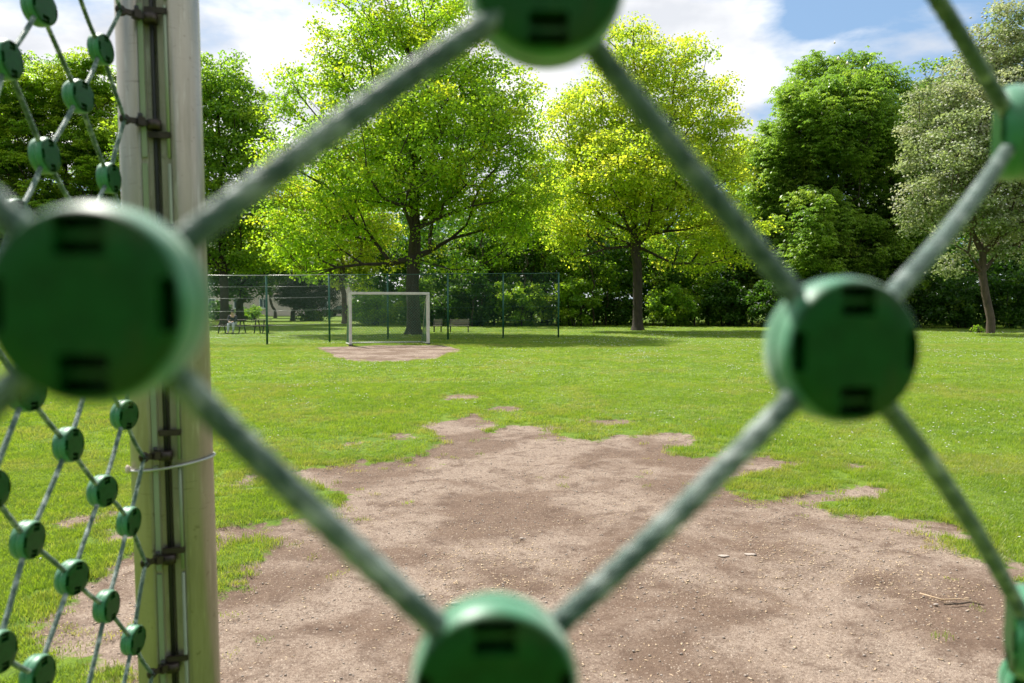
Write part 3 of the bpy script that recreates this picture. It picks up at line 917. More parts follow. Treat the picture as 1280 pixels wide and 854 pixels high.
# behind right
tree('broadleaf_tree', (1165, 403), [(1165, 115, 55, 38), (1140, 180, 50, 70), (1190, 160, 50, 60), (1160, 260, 60, 60), (1230, 150, 60, 60)],
     220, 70, .26, 1.4, M['chestnut_leaf'], M['bark'], .3, 3.5, (1160, 110),
     'mid green tree top rising between the dark chestnut and the silvery tree', seed=5, shell=.4, third=.2, gap=.8)
tree('broadleaf_tree', (930, 405), [(928, 215, 28, 50), (935, 300, 38, 55), (905, 260, 35, 50)],
     150, 70, .24, 1.2, M['yellow_leaf'], M['bark'], .22, 3, (928, 180),
     'slender yellowish tree squeezed between the yellow maple and the dark chestnut', seed=6, gap=.7)
tree('broadleaf_tree', (680, 404), [(690, 235, 42, 60), (655, 270, 45, 45), (705, 305, 60, 38), (640, 310, 50, 35), (750, 310, 50, 35), (600, 320, 45, 45), (575, 350, 35, 35), (790, 335, 55, 38), (850, 345, 50, 35)],
     480, 85, .24, 1.2, M['ash_leaf'], M['bark'], .22, 3, (690, 190),
     'bright green tree in the gap between the two maples', seed=7, gap=.7, third=.35)
# left side
tree('chestnut_tree', (90, 405), [(75, 140, 68, 72), (25, 150, 55, 85), (115, 115, 42, 50), (60, 240, 85, 75), (130, 200, 36, 85), (50, 320, 90, 55), (120, 320, 60, 55), (-50, 200, 70, 110)],
     760, 46, .30, 1.1, M['ash_leaf'], M['bark'], .4, 3, (70, 90),
     'dense chestnut tree with pinkish blossom candles seen through the left net', seed=8, kind='palm', shell=.32, third=.45, gap=.75, blossoms=(110, .11, M['blossom'], 1.2), up=1.2)
tree('broadleaf_tree', (10, 401), [(25, 85, 28, 25), (0, 130, 50, 50)], 90, 70, .26, 1.4, M['dark_leaf'], M['bark'], .25, 4, (15, 80),
     'dark green tree top peeping over the chestnut at the far left', seed=9, gap=.8)
tree('broadleaf_tree', (281, 407), [(272, 100, 38, 42), (300, 150, 44, 45), (262, 190, 48, 70), (315, 195, 28, 35), (290, 255, 55, 48), (322, 150, 18, 26), (200, 180, 50, 90), (240, 280, 60, 50), (300, 320, 45, 22)],
     420, 110, .24, 1.15, M['ash_leaf'], M['bark'], .33, 3.2, (275, 80),
     'tall green tree just right of the metal post, thick dark trunk', seed=10, gap=.65, third=.2, shell=.4)
tree('broadleaf_tree', (431, 405), [(370, 270, 55, 45), (338, 230, 30, 32), (345, 310, 32, 26), (400, 315, 45, 30), (430, 250, 50, 55), (312, 300, 24, 34), (460, 290, 40, 40), (440, 338, 28, 26)],
     310, 90, .24, 1.15, M['yellow_leaf'], M['bark_light'], .21, 3.4, (425, 230),
     'smaller yellow green tree with a forked leaning trunk left of the goal', seed=11, gap=.6, third=.35)
tree('tree', (300, 401.5), [(300, 345, 45, 28), (270, 330, 40, 30), (325, 335, 35, 25)], 130, 80, .25, 1.1, M['dark_leaf'], M['bark'], .38, 3, (300, 320),
     'dark trunked tree standing between the picnic table and the pale house wall', seed=12, gap=.6)
tree('tree', (344, 397.5), [(340, 335, 35, 22), (350, 320, 35, 25)], 90, 60, .26, 1.2, M['ash_leaf'], M['bark'], .16, 3.4, (340, 330),
     'thin curved trunk tree in front of the pale house wall', seed=13, lean=(-.5, 0), gap=.6)
tree('yew_tree', (366, 401), [(385, 374, 36, 20), (395, 350, 36, 24), (362, 365, 20, 24)], 230, 150, .16, .8, M['yew_leaf'], M['bark'], .2, 1.0, (385, 345),
     'very dark evergreen tree between the fence posts left of the goal', seed=14, kind='oval', gap=.4, shell=.5)

# shrubs along the edge of the thicket
def shrub(px, py, rx, ry, mat, label, seed, ncl=60, per=70, size=.17, group=None, kind='maple'):
    r = np.random.default_rng(seed)
    g = on_ground(px, py); k = g.y / F
    a, h = rx * k, ry * 2 * k
    root = empty('shrub', (g.x, g.y, 0), label=label, cat='shrub', group=group)
    C = []
    while len(C) < ncl:
        v = r.normal(size=3); v /= np.linalg.norm(v); q = r.random() ** .4
        p = np.array([g.x + v[0] * a * q, g.y + .5 + v[1] * a * .8 * q, h * .48 + v[2] * h * .5 * q])
        if p[2] > .12: C.append(p)
    C = np.array(C)
    mb = MB()
    for i in range(9):
        e = C[r.integers(len(C))]
        b = Vector((g.x + r.normal() * .18, g.y + .4 + r.normal() * .15, -.05))
        m_ = b.lerp(Vector(e), .5) + Vector((0, 0, .25))
        mb.tube([b, m_, Vector(e)], [.035, .025, .01], 5)
    mb.build('stems', M['bark'], root, kind='stuff')
    V, tv = crown_leaves(C, per, size, min(.55, a * .4 + .1), .7, r, kind, .15, .8)
    link('foliage', leaf_mesh('foliage', V, tv, mat), None, root, kind='stuff')
SG = 'shrubs along the edge of the thicket'
shr = [(470, 407, 34, 22, 'ash_leaf', 'sunlit leafy shrub seen through the goal net, left half'), (520, 406.5, 26, 34, 'ash_leaf', 'tall leafy shrub behind the trunk of the big maple'),
       (545, 408, 20, 18, 'dark_leaf', 'dark shrub just right of the goal behind the narrow bench'), (590, 408, 36, 34, 'dark_leaf', 'dark shrub behind the grey park bench'),
       (648, 408, 38, 32, 'ash_leaf', 'loose green shrub between the last two fence posts'), (715, 408, 38, 36, 'ash_leaf', 'airy green shrub just right of the last fence post'),
       (775, 407, 34, 20, 'dark_leaf', 'dark shrub right behind the trunk of the yellow maple'), (845, 408, 36, 26, 'ash_leaf', 'bright green shrub right of the yellow maple trunk'),
       (910, 408, 36, 28, 'dark_leaf', 'dark shrub under the outer branches of the yellow maple'), (975, 409, 36, 32, 'dark_leaf', 'dark shrub partly hidden by the upper rope of the right disc'),
       (1150, 410, 38, 38, 'dark_leaf', 'dark dense shrub immediately right of the green disc'), (1205, 410.5, 36, 34, 'dark_leaf', 'dark dense shrub left of the slanting trunk'),
       (1265, 411, 38, 38, 'dark_leaf', 'dark dense shrub right of the slanting trunk at the frame edge'), (1335, 411, 40, 40, 'dark_leaf', 'dark dense shrub beyond the right edge')]
for i, (px, py, rx, ry, mt, lb) in enumerate(shr[:13]):
    shrub(px, py, rx, ry, M[mt], lb, 200 + i, ncl=85 if ry > 25 else 60, size=.19)
shrub(316, 400, 11, 9, M['ash_leaf'], 'small sparse shrub against the pale house wall', 230, 20, 30, .2)
shrub(1228, 416.5, 7, 4, M['ash_leaf'], 'tiny leafy sprout at the foot of the slanting trunk', 231, 12, 18, .11)
shrub(272, 401, 18, 13, M['dark_leaf'], 'dark shrub between the metal post and the dark trunks', 232, 40, 55, .22)
shrub(392, 401.5, 22, 8, M['dark_leaf'], 'low dark shrub at the foot of the very dark evergreen', 233, 40, 55, .2)
shrub(305, 399.5, 12, 8, M['dark_leaf'], 'low dark shrub between the two dark trunks by the picnic table', 234, 24, 45, .2)
# thin stems of the thicket: saplings
sap = [(603, 250), (618, 300), (652, 270), (664, 300), (684, 290), (726, 310), (742, 290), (757, 320), (832, 300), (838, 330), (868, 320), (885, 330), (922, 320), (940, 320), (577, 300), (590, 320), (700, 300), (816, 320)]
sap_labels = ['thin sapling just right of the grey park bench, behind the fence',
    'short thin sapling a step left of the second last fence post',
    'thin sapling seen midway between the last two fence posts',
    'stout stemmed sapling just right of the middle between the last two fence posts',
    'thin sapling immediately left of the last fence post',
    'thin sapling well right of the last fence post',
    'taller sapling halfway from the last fence post to the yellow maple trunk',
    'short sapling nearest the yellow maple trunk on its left',
    'thin sapling two trunk widths right of the yellow maple trunk',
    'shorter sapling half hidden behind its neighbour right of the yellow maple trunk',
    'thin sapling under the right hand boughs of the yellow maple',
    'short sapling beneath the outer right boughs of the yellow maple',
    'thin sapling just left of the rope that runs down to the right disc',
    'short sapling behind the blurred rope just above the right disc',
    'thin sapling behind the fence just above the grey park bench',
    'short sapling right beside the end of the grey park bench',
    'thin sapling directly behind the last fence post',
    'thin sapling immediately right of the yellow maple trunk']
for i, (px, ty) in enumerate(sap):
    r_ = random.Random(i)
    tree('sapling', (px, 407.5 + r_.uniform(-1.2, .8)), [(px + r_.uniform(-8, 8), ty, 16, 26), (px + r_.uniform(-10, 10), ty + 30, 14, 20)], 22, 42, .2, .75, M['ash_leaf'] if i % 3 else M['dark_leaf'], M['bark'],
         r_.uniform(.05, .09), 3.0, (px + r_.uniform(-8, 8), ty), sap_labels[i], seed=300 + i, group='saplings in the thicket', gap=.3, flare=False)

# the thicket and far wood, masses nobody could count
def mass(name, boxes, size, per, mat, seed, label, spread=1.1, kind='maple', third=.2):
    r = np.random.default_rng(seed)
    C = []
    for (x0, x1, y0, y1, h0, h1, n) in boxes:
        xx = r.uniform(x0, x1, n); yy = r.uniform(y0, y1, n)
        hh = h0 + (h1 - h0) * fbm(xx * .16 + 50, yy * .16 + 50, 3, seed)
        C.append(np.stack([xx, yy, .3 + r.random(n) ** .85 * hh], 1))
    C = np.concatenate(C)
    V, tv = crown_leaves(C, per, size, spread, .6, r, kind, third, .8)
    link(name, leaf_mesh(name, V, tv, mat), None, kind='stuff', label=label, cat='wood')
mass('thicket', [(-13.6, -6.5, 66, 72, 6, 9, 150), (-6.5, 50, 60, 64, 5, 10, 800), (-6.5, 55, 66, 74, 7, 14, 620), (28, 60, 56, 62, 4, 8, 300), (-6.5, 70, 78, 92, 9, 13, 700), (-75, -26, 62, 72, 8, 16, 500)], .30, 62, M['dark_leaf'], 50,
     'dense dark green thicket closing off the lawn behind the single trees', 1.25)
mass('distant_wood', [(-130, 20, 128, 150, 10, 20, 700), (-130, -52, 85, 128, 10, 20, 300)], .7, 60, M['dark_leaf'], 51,
     'far dark wood beyond the pale house', 2.6)

mass('added_shade_wood', [(-40, 40, -26, -9, 9, 16, 700), (-60, -22, -9, 30, 8, 14, 260), (30, 60, -9, 30, 8, 14, 260)], .5, 45, M['dark_leaf'], 52,
     'unseen dark wood added behind and beside the viewer to shade the discs', 1.7)  # out-of-view leaf mass, added to darken the disc faces toward the lens

# ------------------------------------------------------------------ house
def building():
    D0 = 108.0
    a = unproj(150, 394, D0); b = unproj(447, 394, D0)
    x0, x1 = a.x, b.x
    root = empty('house', ((x0 + x1) / 2, D0, 0), label='pale pinkish beige house glimpsed between the trunks left of the goal', cat='house')
    H = 13.0
    MB().box(((x0 + x1) / 2, D0 + 5, H / 2 - .2), (x1 - x0, 10, H + .4)).build('wall', M['plaster'], root)
    MB().box(((x0 + x1) / 2, D0 + 5, .0), (x1 - x0 + .12, 10.12, .7)).build('plinth', M['plaster'], root)
    MB().prism([(D0 - .6, H), (D0 + 5, H + 3.4), (D0 + 10.6, H), (D0 + 10.6, H - .2), (D0 - .6, H - .2)], x0 - .5, x1 + .5, 'X').build('roof', M['roof'], root)
    for px, py in ((329, 379.5), (297, 379.5), (265, 379.5), (375, 379.5), (405, 379.5), (329, 349), (265, 349), (375, 349), (423, 351), (329, 319), (375, 319), (423, 319), (297, 319)):
        p = unproj(px, py, D0); w, h = .95, 1.25
        fr = MB()
        for sx in (-1, 1): fr.box((p.x + sx * w / 2, D0 - .03, p.z), (.09, .1, h + .09))
        for sz in (-1, 1): fr.box((p.x, D0 - .03, p.z + sz * h / 2), (w - .09, .1, .09))
        fr.box((p.x, D0 - .03, p.z), (.06, .08, h - .09))
        f = fr.build('window', M['white_frame'], root)
        MB().box((p.x, D0 - .012, p.z), (w - .05, .03, h - .05)).build('pane', M['pane'], f)
        MB().box((p.x, D0 - .08, p.z - h / 2 - .09), (w + .25, .2, .07)).build('sill', M['white_frame'], f)
building()

# ------------------------------------------------------------------ car
def car():
    D0 = 101.0
    c = unproj(429, 396, D0)
    root = empty('parked_car', (c.x, D0, 0), label='dark car parked in front of the pale wall left of the goal', cat='car')
    prof = [(-2.1, .35), (-2.12, .75), (-1.95, .88), (-1.15, .95), (-.55, 1.38), (.75, 1.42), (1.45, 1.0), (2.0, .95), (2.12, .7), (2.1, .35)]
    mb = MB()
    m = MB(); m.prism([(c.x + p, q) for p, q in prof], D0 - .85, D0 + .85, 'Y')
    m.build('body', M['car_paint'], root, bevel=.06)
    g = [(-1.0, .96), (-.5, 1.32), (.1, 1.35), (.1, .97)]; g2 = [(.16, .97), (.16, 1.35), (.72, 1.35), (1.25, 1.0)]
    for q in (g, g2):
        MB().prism([(c.x + a, b) for a, b in q], D0 - .862, D0 - .84, 'Y').build('side_window', M['pane'], root)
    for x in (-1.35, 1.35):
        for s in (-1, 1):
            w = MB().tube([(c.x + x, D0 + s * .68, .33), (c.x + x, D0 + s * .88, .33)], .33, 18).build('wheel', M['tyre'], root)
            MB().tube([(c.x + x, D0 + s * .87, .33), (c.x + x, D0 + s * .895, .33)], .2, 12).build('rim', M['wire'], w)
    for s in (-1, 1):
        MB().blob((c.x - 2.06, D0 + s * .62, .72), (.08, .18, .08)).build('headlight', M['lamp'], root)
    MB().box((c.x - .75, D0 - .93, 1.0), (.12, .16, .12)).build('mirror', M['car_paint'], root, bevel=.02)
car()

# ------------------------------------------------------------------ fence
fence_px = [(-60, 437.5, 342), (130, 434, 343.5), (235, 432.6, 344.5), (334, 431, 345), (412, 428, 344), (485, 424.5, 343.5), (560, 424.5, 343), (629, 423, 342.5), (698, 422, 342)]
def fence():
    pts = [on_ground(a, b) for a, b, _ in fence_px]
    tops = [unproj(a, t, p.y).z for (a, b, t), p in zip(fence_px, pts)]
    root = empty('chain_link_fence', tuple(pts[3]), label='tall green chain link fence with thin silver wires running behind the goal', cat='fence')
    for p, t in zip(pts, tops):
        MB().tube([(p.x, p.y, -.1), (p.x, p.y, t + .03)], .042, 10).tube([(p.x, p.y, t + .03), (p.x, p.y, t + .05)], .048, 10).build('post', M['fence_green'], root)
    levels = [0.0, .165, .33, .515, .73, .89]
    for li, lv in enumerate(levels):
        for i in range(len(pts) - 1):
            a, b = pts[i], pts[i + 1]; ta, tb = tops[i], tops[i + 1]
            za = ta * (1 - lv) + .02; zb = tb * (1 - lv) + .02
            r = .015 if lv == 0 else .0045
            left = i < 4
            if not left and li: r = .004
            o = (a + b) / 2
            MB().tube([(a.x, a.y - .05, za), (o.x, o.y - .05, (za + zb) / 2 - .012), (b.x, b.y - .05, zb)], r, 5).build('rail' if li == 0 else 'wire', M['wire'] if left else M['fence_wire'], root)
    # diamond mesh: two families of slanting wires on every bay
    V = []; Fa = []
    step = .085; r = .0025
    for i in range(len(pts) - 1):
        a, b = pts[i], pts[i + 1]; L = (b - a).length; H = min(tops[i], tops[i + 1]); u = (b - a).normalized(); nrm = Vector((u.y, -u.x, 0))
        for sgn in (1, -1):
            s = -H
            while s < L:
                s0, s1 = max(0, s), min(L, s + H)
                if s1 > s0:
                    z0, z1 = s0 - s, s1 - s
                    if sgn < 0: z0, z1 = H - z0, H - z1
                    A = a + u * s0 + Vector((0, 0, .02 + z0)) + nrm * .03 * sgn * .1; B = a + u * s1 + Vector((0, 0, .02 + z1)) + nrm * .03 * sgn * .1
                    t = (B - A).normalized(); e1 = nrm; e2 = t.cross(e1)
                    n0 = len(V)
                    for q in (A, B):
                        for k in range(3):
                            an = k * 2.0944
                            V.append(q + e1 * math.cos(an) * r + e2 * math.sin(an) * r)
                    for k in range(3):
                        k2 = (k + 1) % 3
                        Fa.append((n0 + k, n0 + k2, n0 + 3 + k2, n0 + 3 + k))
                s += step
    link('wire_mesh', np_mesh('wire_mesh', [tuple(v) for v in V], Fa), M['fence_wire'], root, kind='stuff')
    # young growth left standing along the foot of the fence
fence()

# ------------------------------------------------------------------ goal
def goal():
    pl = on_ground(438.3, 432.6); pr = on_ground(535.5, 430.9)
    t = unproj(438, 366.6, pl.y).z
    u = (pr - pl).normalized(); nb = Vector((-u.y, u.x, 0))     # nb points away from the camera
    root = empty('football_goal', tuple((pl + pr) / 2), label='small white metal football goal with a green net on the far side of the lawn', cat='goal')
    H = Vector((0, 0, t)); w = .055; dp = 1.15
    ang = math.atan2(u.y, u.x); rot = Matrix.Rotation(ang, 3, 'Z')
    for p in (pl, pr):
        MB().box((p.x, p.y, t / 2 - .07), (.10, .10, t + .04), rot).build('post', M['goal'], root, bevel=.012)
        MB().box((p.x, p.y, .03), (.15, .15, .06), rot).build('foot', M['dark_metal'], root)
    MB().box(tuple((pl + pr) / 2 + Vector((0, 0, t))), ((pr - pl).length + .10, .102, .10), rot).build('crossbar', M['goal'], root, bevel=.012)
    bl, br_ = pl + nb * dp, pr + nb * dp
    MB().tube([bl + Vector((0, 0, .06)), br_ + Vector((0, 0, .06))], .03, 8).build('ground_bar', M['goal'], root)
    for a, b in ((pl, bl), (pr, br_)):
        MB().tube([a + nb * .05 + Vector((0, 0, .06)), b + Vector((0, 0, .06))], .028, 8).build('side_bar', M['goal'], root)
    tb = .42
    for a in (pl, pr):
        k = a + nb * .05 + u * (.14 if a is pl else -.14) * 0 + Vector((0, 0, t - .03))
        e = a + nb * tb + Vector((0, 0, t - .25)); g = a + nb * dp + Vector((0, 0, .06))
        MB().tube([k, e, g], .017, 8).build('stanchion', M['goal'], root)
        # the second upright close behind each post
        MB().box(tuple(a + nb * .16 + Vector((0, 0, t / 2 - .03))), (.07, .05, t - .02), rot).build('upright', M['goal'], root)
    V = []; Fa = []
    def cord(A, B, r=.0052):
        t_ = (B - A)
        if t_.length < 1e-4: return
        t_.normalize(); e1 = t_.orthogonal().normalized(); e2 = t_.cross(e1); n0 = len(V)
        for q in (A, B):
            for k in range(3): V.append(q + e1 * math.cos(k * 2.0944) * r + e2 * math.sin(k * 2.0944) * r)
        for k in range(3):
            k2 = (k + 1) % 3; Fa.append((n0 + k, n0 + k2, n0 + 3 + k2, n0 + 3 + k))
    W = (pr - pl).length
    def back(s, v):      # s along the goal, v from 0 (crossbar) to 1 (ground bar)
        P = pl + u * s
        top = nb * .07 + Vector((0, 0, t - .02)); kn = nb * tb + Vector((0, 0, t - .25)); bo = nb * (dp - .02) + Vector((0, 0, .07))
        sag = math.sin(math.pi * s / W) * math.sin(math.pi * v)
        q = top.lerp(kn, v / .22) if v < .22 else kn.lerp(bo, (v - .22) / .78)
        return P + q + nb * .10 * sag + Vector((0, 0, -.08 * sag * (1 - v)))
    n = 26; m = 18
    for i in range(n):
        for j in range(m):
            s0, s1 = W * i / n, W * (i + 1) / n; v0, v1 = j / m, (j + 1) / m
            sm, vm = (s0 + s1) / 2, (v0 + v1) / 2
            for (a, b) in (((s0, vm), (sm, v0)), ((sm, v0), (s1, vm)), ((s0, vm), (sm, v1)), ((sm, v1), (s1, vm))):
                cord(back(*a), back(*b))
    for P in (pl, pr):
        for j in range(m):
            for i in range(11):
                f0, f1 = i / 11, (i + 1) / 11; v0, v1 = j / m, (j + 1) / m
                def side(f, v):
                    zt = P + nb * .06 + Vector((0, 0, t * (1 - v))); s_ = 0 if P is pl else W
                    e = back(s_, v); return zt.lerp(Vector((e.x, e.y, zt.z if False else e.z)), f)
                cord(side(f0, v0), side(f1, v1)); cord(side(f0, v1), side(f1, v0))
    link('net', np_mesh('net', [tuple(v) for v in V], Fa), M['goal_net'], root, kind='stuff')
goal()

# ------------------------------------------------------------------ benches, tables, person
def bench(px0, px1, py, label, tilt=0.0, back=True):
    a = on_ground(px0, py); b = on_ground(px1, py)
    w = b.x - a.x; cx = (a.x + b.x) / 2; y0 = a.y
    root = empty('park_bench', (cx, y0, 0), label=label, cat='bench')
    for k in range(3):
        MB().box((cx, y0 + .10 + k * .14, .36), (w, .11, .035)).build('seat_slat', M['bench_wood'], root)
    for k in range(3):
        MB().box((cx, y0 + .50 + k * .02, .47 + k * .105), (w, .03, .09), Matrix.Rotation(-.15, 3, 'X')).build('backrest_slat', M['bench_wood'], root)
    for s in (-1, 1):
        f = MB(); x = cx + s * (w / 2 - .05)
        f.tube([(x, y0 + .08, -.02), (x, y0 + .08, .34)], .022, 6); f.tube([(x, y0 + .44, -.02), (x, y0 + .47, .34), (x, y0 + .56, .74)], .022, 6)
        f.tube([(x, y0 + .08, .33), (x, y0 + .47, .33)], .02, 6)
        f.tube([(x, y0 + .08, .08), (x, y0 + .45, .08)], .015, 6)
        f.build('leg_frame', M['dark_metal'], root)
bench(561.5, 586, 415.3, 'grey slatted park bench standing right of the goal behind the fence post')
bench(541, 552, 415.6, 'narrow grey seat standing just right of the goal post')

def picnic(px0, px1, py, label, yaw=0):
    a = on_ground(px0, py); b = on_ground(px1, py); w = b.x - a.x; cx = (a.x + b.x) / 2; y0 = a.y + .75
    root = empty('picnic_table', (cx, y0, 0), label=label, cat='picnic table')
    for k in range(5):
        MB().box((cx, y0 - .3 + k * .15, .73), (w, .135, .04)).build('table_plank', M['dark_wood'], root)
    for s in (-1, 1):
        for k in range(2):
            MB().box((cx, y0 + s * .62 + (k - .5) * .14, .43), (w, .125, .04)).build('bench_plank', M['dark_wood'], root)
    for s in (-1, 1):
        f = MB(); x = cx + s * (w / 2 - .22)
        f.tube([(x, y0 - .55, -.02), (x, y0 - .22, .71)], .035, 6); f.tube([(x, y0 + .55, -.02), (x, y0 + .22, .71)], .035, 6)
        f.box((x, y0, .39), (.05, 1.42, .05))
        f.build('leg_frame', M['dark_metal'], root)
picnic(266, 302, 417.4, 'dark picnic table with benches left of the fence post, where a person sits')
picnic(311, 332, 417.4, 'smaller dark picnic table with benches right beside the first fence post')

def skin_mesh(name, verts, edges, radii, root_i=0, sub=1):
    me = bpy.data.meshes.new(name)
    me.from_pydata([tuple(v) for v in verts], edges, [])
    o = bpy.data.objects.new('temporary', me); COL.objects.link(o)
    o.modifiers.new('skin', 'SKIN')
    for i, sv in enumerate(me.skin_vertices[0].data):
        r_ = radii[i]; sv.radius = (r_, r_) if not hasattr(r_, '__len__') else r_
        sv.use_root = (i == root_i)
    s = o.modifiers.new('sub', 'SUBSURF'); s.levels = sub; s.render_levels = sub
    dg = bpy.context.evaluated_depsgraph_get(); dg.update()
    out = bpy.data.meshes.new_from_object(o.evaluated_get(dg)); out.name = name
    bpy.data.objects.remove(o)
    out.polygons.foreach_set('use_smooth', [True] * len(out.polygons))
    return out

def person():
    b = on_ground(291, 417.4); X, Y = b.x, b.y + .13
    root = empty('person', (X, Y, 0), label='person in a dark top and light trousers sitting hunched at the picnic table', cat='person')
    def P(x, y, z): return Vector((X + x, Y + y, z))
    # seated on the near bench, facing the camera and leaning forward
    V = [P(0, 0, .55), P(0, -.03, .72), P(.01, -.10, .92), P(.01, -.16, 1.02), P(.01, -.20, 1.10), P(.01, -.22, 1.20),
         P(-.17, -.13, .95), P(-.22, -.24, .74), P(-.10, -.40, .66), P(-.05, -.47, .64),
         P(.19, -.13, .95), P(.24, -.24, .74), P(.12, -.40, .66), P(.07, -.47, .64),
         P(-.10, -.03, .53), P(-.13, -.42, .53), P(-.14, -.44, .10), P(-.15, -.56, .05),
         P(.10, -.03, .53), P(.15, -.42, .53), P(.10, -.36, .10), P(.10, -.48, .05)]
    E = [(0, 1), (1, 2), (2, 3), (3, 4), (4, 5), (2, 6), (6, 7), (7, 8), (8, 9), (2, 10), (10, 11), (11, 12), (12, 13), (0, 14), (14, 15), (15, 16), (16, 17), (0, 18), (18, 19), (19, 20), (20, 21)]
    rr = [.12, .11, .13, .055, .08, .085, .055, .042, .032, .03, .055, .042, .032, .03, .08, .06, .04, .035, .08, .06, .04, .035]
    # fingers
    for side, w in ((-1, 9), (1, 13)):
        for k in range(5):
            n = len(V); base = V[w]
            dx_ = (k - 2) * .014
            V.append(base + Vector((dx_, -.03, -.005))); V.append(base + Vector((dx_ * 1.3, -.065 + .006 * abs(k - 2), -.022)))
            E += [(w, n), (n, n + 1)]; rr += [.010, .008]
    body = link('body', skin_mesh('body', V, E, rr), M['skin'], root)
    def part(name, ids, mat, k):
        mp_ = {a: i for i, a in enumerate(ids)}
        es = [(mp_[a], mp_[b]) for a, b in E if a in mp_ and b in mp_]
        link(name, skin_mesh(name, [V[i] for i in ids], es, [rr[i] + k for i in ids]), mat, root)
    part('jacket', [0, 1, 2, 6, 7, 8, 10, 11, 12], M['jacket'], .018)
    part('trousers', [0, 14, 15, 16, 18, 19, 20], M['trousers'], .018)
    for i in (17, 21):
        MB().blob(V[i] + Vector((0, .02, -.005)), (.055, .13, .05)).build('shoe', M['shoe'], root)
    MB().blob(P(.01, -.175, 1.205), (.10, .115, .125), 12, 8).build('hair', M['hair'], root)
    MB().blob(P(.01, -.31, 1.17), (.012, .02, .018)).build('nose', M['skin'], root)
person()

# ------------------------------------------------------------------ post with the clamps
POST_D = 2.05
pt0 = unproj(196.5, 0, POST_D); pt1 = unproj(225.5, 854, POST_D)
axis = (pt0 - pt1).normalized()
p_bot = pt1 - axis * ((pt1.z + .25) / axis.z)
p_top = pt1 + axis * ((3.6 - pt1.z) / axis.z)
RP = .0985
fwd = Vector((.26, -.966, 0)); fwd = (fwd - axis * fwd.dot(axis)).normalized()    # the channel opens this way
side = axis.cross(fwd).normalized()
if side.x < 0: side = -side
def post_profile():
    """section in (side, fwd) coordinates: a round tube with a stepped channel"""
    hw = .034; a0 = math.asin(hw / RP)
    pr = []
    n = 44
    for i in range(n + 1):
        a = math.pi / 2 + a0 + (2 * math.pi - 2 * a0) * i / n
        pr.append((math.cos(a) * RP, math.sin(a) * RP))
    y1 = math.cos(a0) * RP
    # from the right lip into the channel and out to the left lip
    pr += [(hw - .001, y1 - .004), (.024, y1 - .006), (.024, y1 - .016), (.0085, y1 - .017), (.0085, y1 - .045), (-.0085, y1 - .045), (-.0085, y1 - .017), (-.019, y1 - .016), (-.019, y1 - .006), (-hw + .001, y1 - .004)]
    return pr, y1
prof, y1 = post_profile()
def along(s, x, yv):   # point at height z = s on the axis
    return p_bot + axis * ((s - p_bot.z) / axis.z) + side * x + fwd * yv
def extr(prof, z0, z1, off=(0, 0)):
    V = []; m = len(prof)
    for z in (z0, z1):
        for (a, b) in prof: V.append(along(z, a + off[0], b + off[1]))
    return V
post_root = empty('metal_post', tuple(p_bot + Vector((0, 0, .25))), label='thick weathered round metal post with a cable channel at the left', cat='post')
mb = MB(); m_ = len(prof)
mb.v = extr(prof, -.25, 3.6)
for i in range(m_):
    j = (i + 1) % m_
    mb.f.append((i, j, m_ + j, m_ + i)); mb.sm.append(i < 44)
mb.f.append(tuple(reversed(range(m_)))); mb.sm.append(False)
mb.f.append(tuple(range(m_, 2 * m_))); mb.sm.append(False)
po = mb.build('pole', M['post'], post_root)
bm = bmesh.new(); bm.from_mesh(po.data); bmesh.ops.recalc_face_normals(bm, faces=bm.faces); bm.to_mesh(po.data); bm.free()
# cover strips at the right of the channel, in lengths
for z0, z1 in ((.0, .93), (.94, 1.20), (1.215, 1.55), (1.56, 1.94), (1.955, 2.32), (2.335, 3.5)):
    MB().tube([along(z0, .0285, y1 - .001), along(z1, .0285, y1 - .001)], .0045, 6).build('channel_strip', M['channel'], post_root)
    b = MB()
    b.v = extr([(-.0325, y1 - .0045), (-.0205, y1 - .0045), (-.0205, y1 + .0035), (-.0325, y1 + .0020)], z0, z1)
    b.f = [(0, 1, 5, 4), (1, 2, 6, 5), (2, 3, 7, 6), (3, 0, 4, 7), (3, 2, 1, 0), (4, 5, 6, 7)]; b.sm = [False] * 6
    b.build('channel_strip', M['channel'], post_root)
MB().tube([along(-.1, -.003, y1 - .013), along(3.5, -.003, y1 - .013)], .0052, 8).build('cable', M['cable'], post_root)

# left net: node columns measured from the photograph
COLS = [  # depth, x at y=0, slope of x with y, y of node 0, step in y
    (1.915, 150.5, .0455, 13, 138.3),
    (1.84, 122.5, .0555, 62, 148.0),
    (1.70, 92.0, .0560, 126, 158.5),
    (1.56, 47.5, .0585, 12, 177.5),
    (1.42, 4.0, .0500, 76, 197.0),
    (1.29, -45, .0500, -3, 205.0),
    (1.17, -105, .0500, 45, 225.0)]
fix = {(0, 0): (151, 13), (0, 1): (156, 149), (0, 4): (180, 572), (0, 5): (182, 704), (0, 6): (190, 842),
       (1, 0): (126, 62), (1, 1): (136, 223), (1, 3): (155.5, 519), (1, 4): (161, 652), (1, 5): (166.5, 800),
       (2, 0): (98, 121), (2, 3): (128, 614), (2, 4): (133, 758),
       (3, 0): (49, 10), (3, 1): (56, 195), (3, 3): (85.5, 556), (3, 4): (90, 722),
       (4, 0): (6.5, 75), (4, 2): (33, 491), (4, 3): (34.5, 675), (4, 4): (47, 843), (5, 4): (-4, 815)}
def net_node(k, n):
    d, x0, sl, y0, st = COLS[k]
    if (k, n) in fix: px, py = fix[(k, n)]
    else:
        py = y0 + st * n; px = x0 + sl * py
    return unproj(px, py, d)

